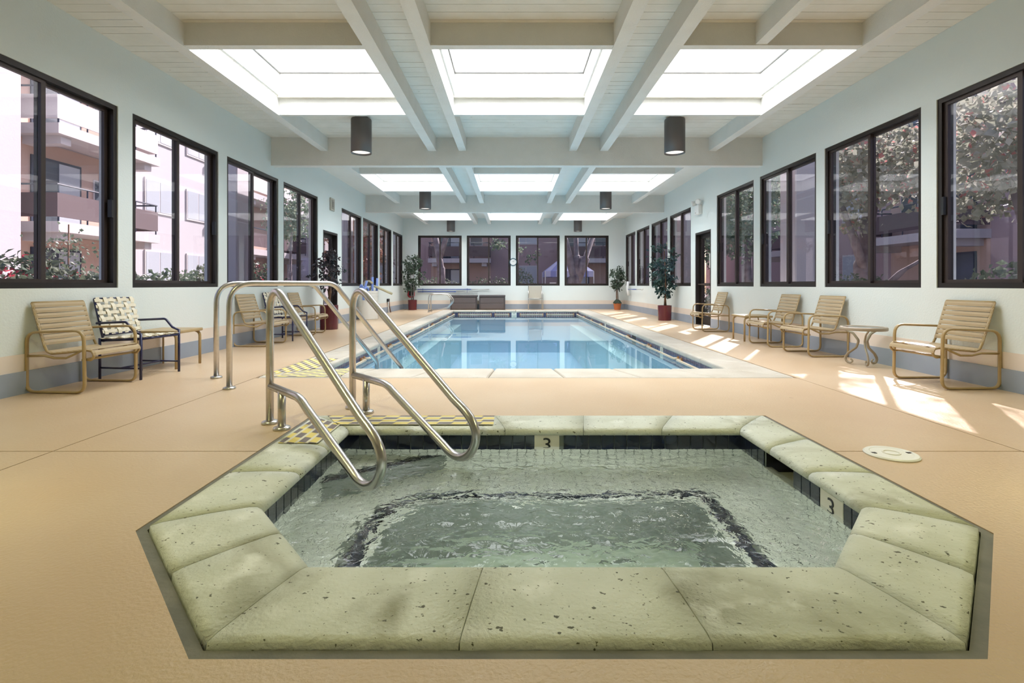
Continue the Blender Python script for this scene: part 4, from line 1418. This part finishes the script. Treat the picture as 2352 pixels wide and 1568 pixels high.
# ------------------------------------------------------------------ things on walls
t = thing('wall_clock', 'round white wall clock between the middle windows of the far wall', 'clock', (.045, YF, 1.79))
bm = new(); 
def lathe_y(bm, prof, seg=32, ring=False):
    n0 = len(bm.verts); lathe(bm, prof, seg, ring=ring)
    bm.verts.ensure_lookup_table()
    for v in bm.verts[n0:]:
        x, y, z = v.co; v.co = (x, -z, y)
lathe_y(bm, [(.118, 0), (.14, 0), (.145, .02), (.135, .035), (.120, .03), (.118, .012)], ring=True); obj('rim', bm, M['clock_rim'], t, smooth=True)
bm = new(); lathe_y(bm, [(0, .0), (.12, .0), (.12, .012), (0, .012)]); obj('face', bm, M['paper'], t)
for ang, L in ((2.2, .05), (.9, .075)):
    bm = new(); c, s = math.cos(ang), math.sin(ang)
    tube(bm, [(0, -.015, 0), (c * L, -.015, s * L)], .004, 6); obj('hand', bm, M['ink'], t)
# two telescopic poles
for z, x0, xm, x1, lab in ((.745, -3.60, -1.55, -.86, 'upper'), (.655, -3.58, -2.12, -1.28, 'lower')):
    t = thing('telescopic_pole', 'blue and silver telescopic pole on far wall hooks, %s of two' % lab, 'pole', (x0, YF - .05, z), 0, 'telescopic poles on the far wall')
    bm = new(); tube(bm, [(0, 0, 0), (xm - x0, 0, .004)], .016, 8); obj('blue_tube', bm, M['pole_b'], t, smooth=True)
    bm = new(); tube(bm, [(xm - x0, 0, .004), (x1 - x0, 0, .006)], .011, 8); obj('silver_tube', bm, M['alu'], t, smooth=True)
    for k in (-3.38, -1.70):
        if k < x1:
            bm = new(); tube(bm, fillet([(k - x0, .05, .03), (k - x0, .0, .045), (k - x0, -.022, 0), (k - x0, 0, -.024), (k - x0, .05, -.02)], .015, 3), .006, 6); obj('wall_hook', bm, M['pole_b'], t)
# rescue tube behind the corner plant
t = thing('rescue_tube', 'red and black rescue tube hung on the far wall behind corner plant', 'rescue tube', (-3.83, YF - .05, .45))
bm = new(); tube(bm, fillet([(-.10, 0, .36), (-.11, 0, .02), (.11, 0, .0), (.12, 0, .36)], .09, 5), .028, 8); obj('float', bm, M['red'], t, smooth=True)
bm = new(); box(bm, -.08, .09, -.02, .03, .06, .42); bevel(bm, .02, 2); obj('pouch', bm, M['black'], t)
# brush pole on the right wall
t = thing('pool_brush', 'pool brush with white curved head and pole on right wall', 'pool brush', (XR - .10, 18.9, .76))
bm = new(); tube(bm, fillet([(0, .05, .28), (-.02, .02, .0), (0, -.06, -.22)], .2, 5), .022, 8, r2=.05, up=(0, 1, 0)); obj('brush_head', bm, M['white_eq'], t, smooth=True)
bm = new(); tube(bm, [(0, 0, 0), (0, -1.25, .005)], .014, 8); obj('blue_tube', bm, M['pole_b'], t, smooth=True)
bm = new(); tube(bm, [(0, -1.25, .005), (0, -2.1, .008)], .010, 8); obj('silver_tube', bm, M['alu'], t, smooth=True)
for y in (-.25, -2.0):
    bm = new(); tube(bm, fillet([(.05, y, .03), (0, y, .03), (-.02, y, 0), (0, y, -.02)], .012, 3), .006, 6); obj('wall_hook', bm, M['alu'], t)
# speaker box high on the left wall
t = thing('wall_speaker', 'beige square wall speaker high on left wall above the door', 'speaker', (XL, 11.98, 2.76))
bm = bbox(0, .035, -.13, .13, -.145, .145); bevel(bm, .012, 2); obj('housing', bm, M['beige'], t)
bm = bbox(.030, .040, -.085, .085, -.10, .10); obj('grille', bm, M['beige_d'], t)
bm = new()
for k in range(7): box(bm, .038, .044, -.08, .08, -.085 + k * .026, -.073 + k * .026)
obj('slats', bm, M['beige'], t)
bm = new(); box(bm, .040, .047, -.045, .045, -.06, .06); obj('badge_panel', bm, M['beige_d'], t)
# emergency light on the right wall
t = thing('emergency_light', 'white twin head emergency light above the right glass door', 'emergency light', (XR, 11.95, 2.66))
bm = bbox(-.09, 0, -.13, .13, -.13, .08); bevel(bm, .012, 2); obj('housing', bm, M['white_eq'], t)
for s in (-1, 1):
    bm = new(); tube(bm, [(-.05, s * .09, .06), (-.06, s * .12, .13)], .018, 8); 
    d = Vector((-.8, s * .45 - .3, -.25)).normalized(); c = Vector((-.07, s * .14, .15))
    tube(bm, [c - d * .05, c, c + d * .05, c + d * .075], .06, 14, taper=[.45, .85, 1.0, 1.02])
    obj('lamp_head', bm, M['white_eq'], t, smooth=True)
    bm = new(); tube(bm, [c + d * .0755, c + d * .079], .05, 14); obj('lens', bm, M['paper'], t)
bm = new(); box(bm, -.093, -.088, .05, .07, -.10, -.08); obj('indicator', bm, M['black'], t)
# low water valve on the left wall
t = thing('hose_valve', 'small dark valve with two pipes low on the left wall', 'valve', (XL, 17.35, 0))
bm = bbox(0, .06, -.10, .10, .36, .46); bevel(bm, .01, 1); obj('valve_box', bm, M['black'], t)
bm = new(); tube(bm, [(.05, -.06, .37), (.05, -.06, .0)], .018, 8); obj('pipe', bm, M['white_eq'], t, smooth=True)
bm = new(); tube(bm, fillet([(.05, .04, .37), (.06, .05, .2), (.09, .09, .0)], .1, 3), .018, 8); obj('pipe', bm, M['bark'], t, smooth=True)
# skimmer lid in the deck
t = thing('skimmer_lid', 'round white skimmer lid set in the deck beside the hot tub', 'lid', (2.055, 2.83, .0))
bm = new(); lathe(bm, [(0, .0), (.129, .0), (.130, .006), (.122, .012), (.102, .012), (.098, .010), (.03, .011), (0, .011)], 44); obj('disc', bm, M['white_eq'], t)
bm = new(); lathe(bm, [(.034, .011), (.036, .0145), (.042, .0145), (.044, .011)], 28, ring=True); obj('ring', bm, M['white_pl'], t)
for s in (-1, 1):
    bm = new(); box(bm, s * .095 - .012, s * .095 + .012, -.009, .009, .0105, .0128); obj('finger_slot', bm, M['black'], t)

# ================================================================== OUTSIDE
bm = new(); 
box(bm, -40, XL - WT, -12, 60, -.35, -.06); box(bm, XR + WT, 40, -12, 60, -.35, -.06); box(bm, XL - WT, XR + WT, YF + WT, 60, -.35, -.06); box(bm, XL - WT, XR + WT, -12, YB - WT, -.35, -.06)
tag(obj('ground', bm, M['ground']), 'grey brown courtyard paving outside the windows', 'ground', kind='structure')

def building(name, label, mp, u0, u1, balc, wins, mw, mpn, h=9.2, depth=6):
    """mp maps (along, up, towards the pool house)"""
    t = thing(name, label, 'building', tuple(mp(Vector(((u0 + u1) / 2, 0, 0)))))
    O = Vector(t.location)
    def part(nm, bm, mt, par=None):
        o = obj(nm, bm, mt); o.parent = par or t
        if par is None: o.location = -O
        return o
    part('wall', bbox(u0, u1, -.1, h, -depth, 0, mp), mw)
    part('roof_edge', bbox(u0 - .3, u1 + .3, h, h + .35, -depth - .3, .5, mp), M['fascia'])
    for (a, b) in balc:
        for fl in (0, 1, 2):
            z = 2.45 + 2.83 * fl
            part('balcony_slab', bbox(a, b, z, z + .30, 0, 1.3, mp), M['fascia'])
            part('balcony_beam', bbox(a + .25, a + .6, z - .24, z, 0, 1.15, mp), M['fascia'])
            part('balcony_beam', bbox(b - .6, b - .25, z - .24, z, 0, 1.15, mp), M['fascia'])
            mm = mpn if fl == 0 else M['panel_sunlit'] if mpn is M['panel_br'] and mw is M['stucco_w'] else mpn
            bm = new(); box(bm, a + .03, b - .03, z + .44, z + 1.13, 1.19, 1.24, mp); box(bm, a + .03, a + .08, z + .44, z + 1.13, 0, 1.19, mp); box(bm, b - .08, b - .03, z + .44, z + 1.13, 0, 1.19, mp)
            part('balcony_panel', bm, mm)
            bm = new(); tube(bm, [mp(Vector((a + .05, z + 1.38, .02))), mp(Vector((a + .05, z + 1.38, 1.21))), mp(Vector((b - .05, z + 1.38, 1.21))), mp(Vector((b - .05, z + 1.38, .02)))], .03, 6)
            for k in range(5):
                u = a + .1 + (b - a - .2) * k / 4; tube(bm, [mp(Vector((u, z + .28, 1.21))), mp(Vector((u, z + 1.38, 1.21)))], .022, 6)
            part('balcony_rail', bm, M['rail_dk'])
            dz = z + .30
            part('recess_wall', bbox(a + .02, b - .02, z + .30, z + 2.80, 0, .02, mp), M['stucco_p'])
            f = part('sliding_door', bbox(a + .5, a + 2.3, dz, dz + 2.05, 0, .06, mp), M['rail_dk'])
            for k in (0, 1):
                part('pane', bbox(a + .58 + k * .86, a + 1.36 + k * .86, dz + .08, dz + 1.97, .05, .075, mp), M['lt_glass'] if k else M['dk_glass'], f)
            f = part('window', bbox(b - 1.5, b - .6, dz + .95, dz + 1.75, 0, .05, mp), M['fascia'])
            part('pane', bbox(b - 1.45, b - .65, dz + 1.0, dz + 1.7, .045, .06, mp), M['dk_glass'], f)
        part('recess_wall', bbox(a + .02, b - .02, 0, 2.44, 0, .02, mp), M['stucco_p'])
        f = part('sliding_door', bbox(a + .5, a + 2.3, 0, 2.05, 0, .06, mp), M['rail_dk'])
        for k in (0, 1):
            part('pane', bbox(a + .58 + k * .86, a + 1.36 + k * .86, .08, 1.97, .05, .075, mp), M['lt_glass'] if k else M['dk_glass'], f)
    for (a, b) in wins:
        for fl in range(3):
            z = .95 + 2.83 * fl
            f = part('window', bbox(a, b, z, z + 1.35, 0, .05, mp), M['fascia'])
            m2 = (a + b) / 2
            for (p, q) in ((a + .06, m2 - .03), (m2 + .03, b - .06)):
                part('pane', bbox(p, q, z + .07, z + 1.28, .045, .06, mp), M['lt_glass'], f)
    return t
mBL = lambda p: Vector((-14.3 + p.z, p.x, p.y))
mBR = lambda p: Vector((15.6 - p.z, p.x, p.y))
mBF = lambda p: Vector((p.x, 37.3 - p.z, p.y))
building('apartment_building', 'pale sunlit apartment block with stacked balconies outside the left windows', mBL, 14.9, 42, [(14.98, 19.3), (26.2, 33.2)], [(20.3, 22.0), (22.9, 24.6)], M['stucco_w'], M['panel_br'])
building('apartment_building', 'shaded mauve apartment block with balconies beyond the right hand trees', mBR, 4.0, 42, [(9.5, 13.2), (17.0, 21.5), (26, 30)], [(14.2, 15.8), (23, 24.6)], M['stucco_m'], M['panel_br'])
building('apartment_building', 'brown apartment block with balcony seen through the far wall windows', mBF, -12.2, 13.5, [(-5.8, -1.5), (3.2, 7.4)], [(-9.5, -8), (.2, 1.8)], M['stucco_m'], M['panel_br'])
# near wing on the left
t = thing('building_wing', 'plain pale wing wall at the left edge outside nearest window', 'building', (-16, 11, 0))
obj('wall', bbox(-3, 2.65, -6.5, 3.2, -.1, 9.0), M['stucco_w'], t)
obj('roof_edge', bbox(-3.3, 2.95, -6.8, 3.45, 9.0, 9.3), M['fascia'], t)
# columns close outside the windows
for x, y, lab in ((-5.32, 9.85, 'left windows, nearer one'), (-5.32, 16.3, 'left windows, farther one'), (5.42, 9.75, 'right windows, nearer one'), (5.42, 16.15, 'right windows, farther one')):
    t = thing('canopy_column', 'square white stucco column just outside the ' + lab, 'column', (x, y, -.06))
    bm = bbox(-.28, .28, -.28, .28, 0, 3.9); bevel(bm, .02, 1); obj('shaft', bm, M['stucco_w'], t)
    bm = bbox(-.36, .36, -.36, .36, 3.9, 4.15); obj('cap', bm, M['fascia'], t)

# trees
def tree(name, label, base, trunk, blobs, n, mt, size, seed, bark='barkp', group='trees in the courtyard'):
    rnd = random.Random(seed)
    t = thing(name, label, 'tree', base, 0, group)
    for (pts, r) in trunk:
        bm = new(); tube(bm, fillet([Vector(p) for p in pts], .5, 5), r, 10, taper=.5); obj('trunk', bm, M[bark], t, smooth=True)
    if blobs:
        bm = new(); pts = []
        tot = sum(b[1][0] * b[1][1] * b[1][2] for b in blobs)
        for (c, rad) in blobs:
            k = int(n * rad[0] * rad[1] * rad[2] / tot)
            # clumps
            for cl in range(max(1, k // 22)):
                d = Vector((rnd.gauss(0, 1), rnd.gauss(0, 1), rnd.gauss(0, 1))).normalized() * (rnd.random() ** .4)
                q = Vector(c) + Vector((d.x * rad[0], d.y * rad[1], d.z * rad[2]))
                for e in range(22):
                    pts.append(q + Vector((rnd.gauss(0, .17), rnd.gauss(0, .17), rnd.gauss(0, .12))))
        leaf_cloud(bm, pts, size, rnd, .3, .42)
        f = obj('foliage', bm, mt, t, recalc=False); f['kind'] = 'stuff'
    return t
tree('maple_tree', 'maple with red tinged leaves outside the nearest right window', (8.6, 8.6, -.06), [([(0, 0, 0), (.1, .1, 1.4), (-.1, .2, 2.6), (-.5, 0, 4.0)], .13), ([(0, .1, 1.8), (.6, .3, 2.8), (1.2, .4, 3.8)], .08)],
     [((-.7, -.9, 3.3), (1.5, 1.5, .9)), ((.8, .4, 3.6), (1.5, 1.5, 1.0)), ((-.2, 1.0, 2.6), (.9, .9, .6)), ((-1.0, 1.2, 7.0), (.6, 1.3, .3))], 5600, M['maple'], .15, 11)  # last, highest leaf clump added in the sun path to dapple the deck
tree('maple_tree', 'dense pale leaved maple with thick trunk outside the second right window', (8.3, 12.2, -.06), [([(0, 0, 0), (-.05, .1, 1.5), (.1, .0, 3.0), (.3, .1, 4.8)], .20), ([(0, .05, 1.2), (-.5, -.2, 2.2), (-1.0, -.4, 3.2)], .10), ([(0.05, 0, .6), (.6, -.3, 1.3), (1.5, -.5, 1.9)], .07)],
     [((-.5, -.8, 3.6), (1.5, 1.4, 1.0)), ((.6, .6, 4.0), (1.4, 1.4, 1.0)), ((-.7, .2, 2.6), (.8, .9, .55)), ((-.7, -.4, 7.0), (.5, .9, .3))], 5500, M['maple'], .15, 12)  # high clump above the crown added to break up the sun patch
tree('evergreen_tree', 'leafy green tree outside the fourth right window', (8.6, 19.0, -.06), [([(0, 0, 0), (0, .1, 2), (.1, .0, 4.4)], .16)],
     [((0, 0, 4.2), (1.9, 2.2, 1.6)), ((-.4, -.8, 2.7), (1.2, 1.2, .8))], 4200, M['maple2'], .17, 13)
tree('evergreen_tree', 'dark green tree far back on the right of the courtyard', (10.5, 27, -.06), [([(0, 0, 0), (0, .1, 2), (.1, .0, 4.4)], .18)],
     [((0, 0, 4.0), (2.3, 2.3, 2.0))], 3000, M['maple2'], .2, 14)
tree('red_leaved_tree', 'tree with rust red leaves outside the sixth left window', (-6.9, 23.2, -.06), [([(0, 0, 0), (0, .1, 1.5), (.1, .0, 3.4)], .12)],
     [((0, 0, 3.0), (1.3, 1.6, 1.7)), ((.2, -.4, 1.6), (.9, .9, .7))], 3600, M['maple_r'], .16, 15)
tree('leafy_tree', 'green leafy tree beside the far balcony outside left windows', (-9.3, 21.8, -.06), [([(0, 0, 0), (0, .1, 1.5), (.1, .0, 3.4)], .10)],
     [((0, 0, 3.9), (.9, 1.0, 1.2))], 1500, M['maple2'], .16, 16)
tree('bare_trunk_tree', 'big forked pale trunk outside the rightmost far window', (3.0, 25.2, -.06),
     [([(0, 0, 0), (0, 0, 1.4), (-.25, 0, 2.3), (-.75, 0, 4.2)], .34), ([(.05, 0, 1.2), (.12, .1, 2.4), (.05, .1, 4.5)], .22), ([(.1, 0, 1.1), (.55, 0, 2.3), (1.2, .1, 4.2)], .24)],
     [((.5, .3, 7.3), (4.6, 2.6, 1.6))], 6500, M['maple2'], .30, 17)  # wide crown out of view, enlarged to keep sun off the far windows
tree('bare_trunk_tree', 'slender leaning pale trunk outside the leftmost far window', (-3.45, 25.0, -.06), [([(.1, 0, 0), (.05, 0, 1.8), (-.25, 0, 3.4), (-.7, 0, 5.2)], .20), ([(.0, 0, 2.2), (.35, .1, 3.5), (.5, .1, 5)], .12)],
     [((-1.7, .2, 3.4), (.8, .8, .9)), ((-.5, 0, 6), (1.8, 1.5, 1))], 1500, M['maple_r'], .18, 18)
tree('conifer_branch_tree', 'green branches reaching across the middle far windows', (.3, 29.5, -.06), [([(0, 0, 0), (0, 0, 2.2), (.1, 0, 5)], .12), ([(0, 0, 2.6), (-.9, -.3, 3.2)], .05)],
     [((-.9, -.3, 3.3), (.9, .6, .5)), ((.6, -.2, 2.8), (.8, .6, .45)), ((0, 0, 5), (1.5, 1.5, 1))], 1500, M['maple2'], .17, 19)

def shrub(label, c, r, n, mt, size, seed, cat='shrub'):
    rnd = random.Random(seed)
    t = thing('shrub', label, cat, (c[0], c[1], -.06), 0, 'shrubs along the outside walls')
    bm = new(); pts = []
    for k in range(n):
        d = Vector((rnd.gauss(0, 1), rnd.gauss(0, 1), rnd.gauss(0, 1))).normalized() * rnd.random() ** .35
        pts.append(Vector((d.x * r[0], d.y * r[1], c[2] + d.z * r[2] + .06)))
    leaf_cloud(bm, pts, size, rnd, -.1, .35)
    f = obj('foliage', bm, mt, t, recalc=False); f['kind'] = 'stuff'
    bm = new()
    for k in range(5):
        a = k * 1.3; tube(bm, [(.05 * math.cos(a), .05 * math.sin(a), 0), (r[0] * .5 * math.cos(a), r[1] * .5 * math.sin(a), c[2])], .02, 6, taper=.5)
    obj('stems', bm, M['bark'], t)
shrub('red tinged shrub below the nearest left window', (-6.6, 7.1, .82), (.7, .75, .55), 1700, M['hedge_r'], .10, 31)
shrub('low green hedge below the nearest left window', (-6.8, 8.8, .72), (.7, .9, .5), 1800, M['hedge'], .10, 32)
shrub('low leafy shrub below the second left window', (-6.9, 10.5, .68), (.7, 1.0, .55), 1600, M['hedge'], .11, 33)
shrub('leafy shrub with pale leaves below second left window, right part', (-7.0, 12.3, .80), (.7, .9, .60), 1600, M['hedge'], .11, 34)
shrub('bushy shrub below the third left window', (-7.1, 14.6, .90), (.7, .8, .65), 1200, M['hedge_r'], .11, 35)
shrub('low green shrub below the second right window', (7.0, 10.6, .66), (.6, .8, .5), 700, M['hedge'], .11, 36)
shrub('spiky shrub below the nearest right window', (6.6, 6.9, .72), (.5, .6, .5), 500, M['hedge'], .13, 37)
shrub('leafy shrub seen low through the right glass door', (6.6, 17.0, .35), (.8, 1.2, .5), 900, M['hedge'], .12, 38)
shrub('grey green hedge below the leftmost far window', (-3.9, 27.2, .65), (1.5, .6, .68), 1100, M['hedge'], .12, 39)
shrub('grey green hedge below the second far window', (-.9, 27.4, .7), (1.6, .6, .72), 1100, M['hedge'], .12, 40)
shrub('dark shrub below the third far window', (.5, 28.6, .85), (.8, .6, 1.0), 800, M['maple2'], .13, 41)
# climbing sapling in front of the left building
tree('sapling', 'thin sapling in front of the left balcony', (-8.2, 9.6, -.06), [([(0, 0, 0), (.03, .02, 1.0), (-.03, .1, 2.1)], .025)], [((0, .1, 1.75), (.38, .45, .35)), ((.05, .3, 1.2), (.25, .3, .2))], 200, M['hedge'], .075, 42, 'bark')

# small white notice stand by the tent
t = thing('notice_stand', 'small white notice stand outside the third far window', 'sign', (2.05, 26.2, -.06))
bm = new(); box(bm, -.16, .16, -.02, .02, .62, 1.10); bevel(bm, .006, 1); obj('board', bm, M['white_eq'], t)
for sx in (-1, 1):
    bm = new(); tube(bm, [(sx * .13, .02, 0), (sx * .13, .02, .7)], .014, 6); obj('leg', bm, M['alu'], t)
# striped canopy tent
t = thing('canopy_tent', 'pale blue striped canopy tent outside the right far windows', 'tent', (3.2, 30.4, -.06))
hw, zE, zP = 1.35, 1.75, 2.55
def tq(bm, p): bm.faces.new([bm.verts.new(q) for q in p])
stripes = 9
for side in range(4):
    R = Matrix.Rotation(side * PI / 2, 3, 'Z')
    for k in range(stripes):
        bm = new()
        a, b = -hw + 2 * hw * k / stripes, -hw + 2 * hw * (k + 1) / stripes
        ta, tb = a * .25, b * .25
        for (p) in (((a, -hw, zE), (b, -hw, zE), (tb, -hw * .25, zP), (ta, -hw * .25, zP)), ((a, -hw, zE - .32), (b, -hw, zE - .32), (b, -hw, zE), (a, -hw, zE))):
            tq(bm, [R @ Vector(q) for q in p])
        obj('canopy_stripe', bm, M['tent'] if k % 2 == 0 else M['tent2'], t, recalc=False)
bm = new(); tq(bm, [(-hw * .25, -hw * .25, zP), (hw * .25, -hw * .25, zP), (hw * .25, hw * .25, zP), (-hw * .25, hw * .25, zP)]); obj('canopy_cap', bm, M['tent'], t)
for sx in (-1, 1):
    for sy in (-1, 1):
        bm = new(); tube(bm, [(sx * hw, sy * hw, 0), (sx * hw, sy * hw, zE)], .03, 6); obj('pole', bm, M['white_eq'], t)
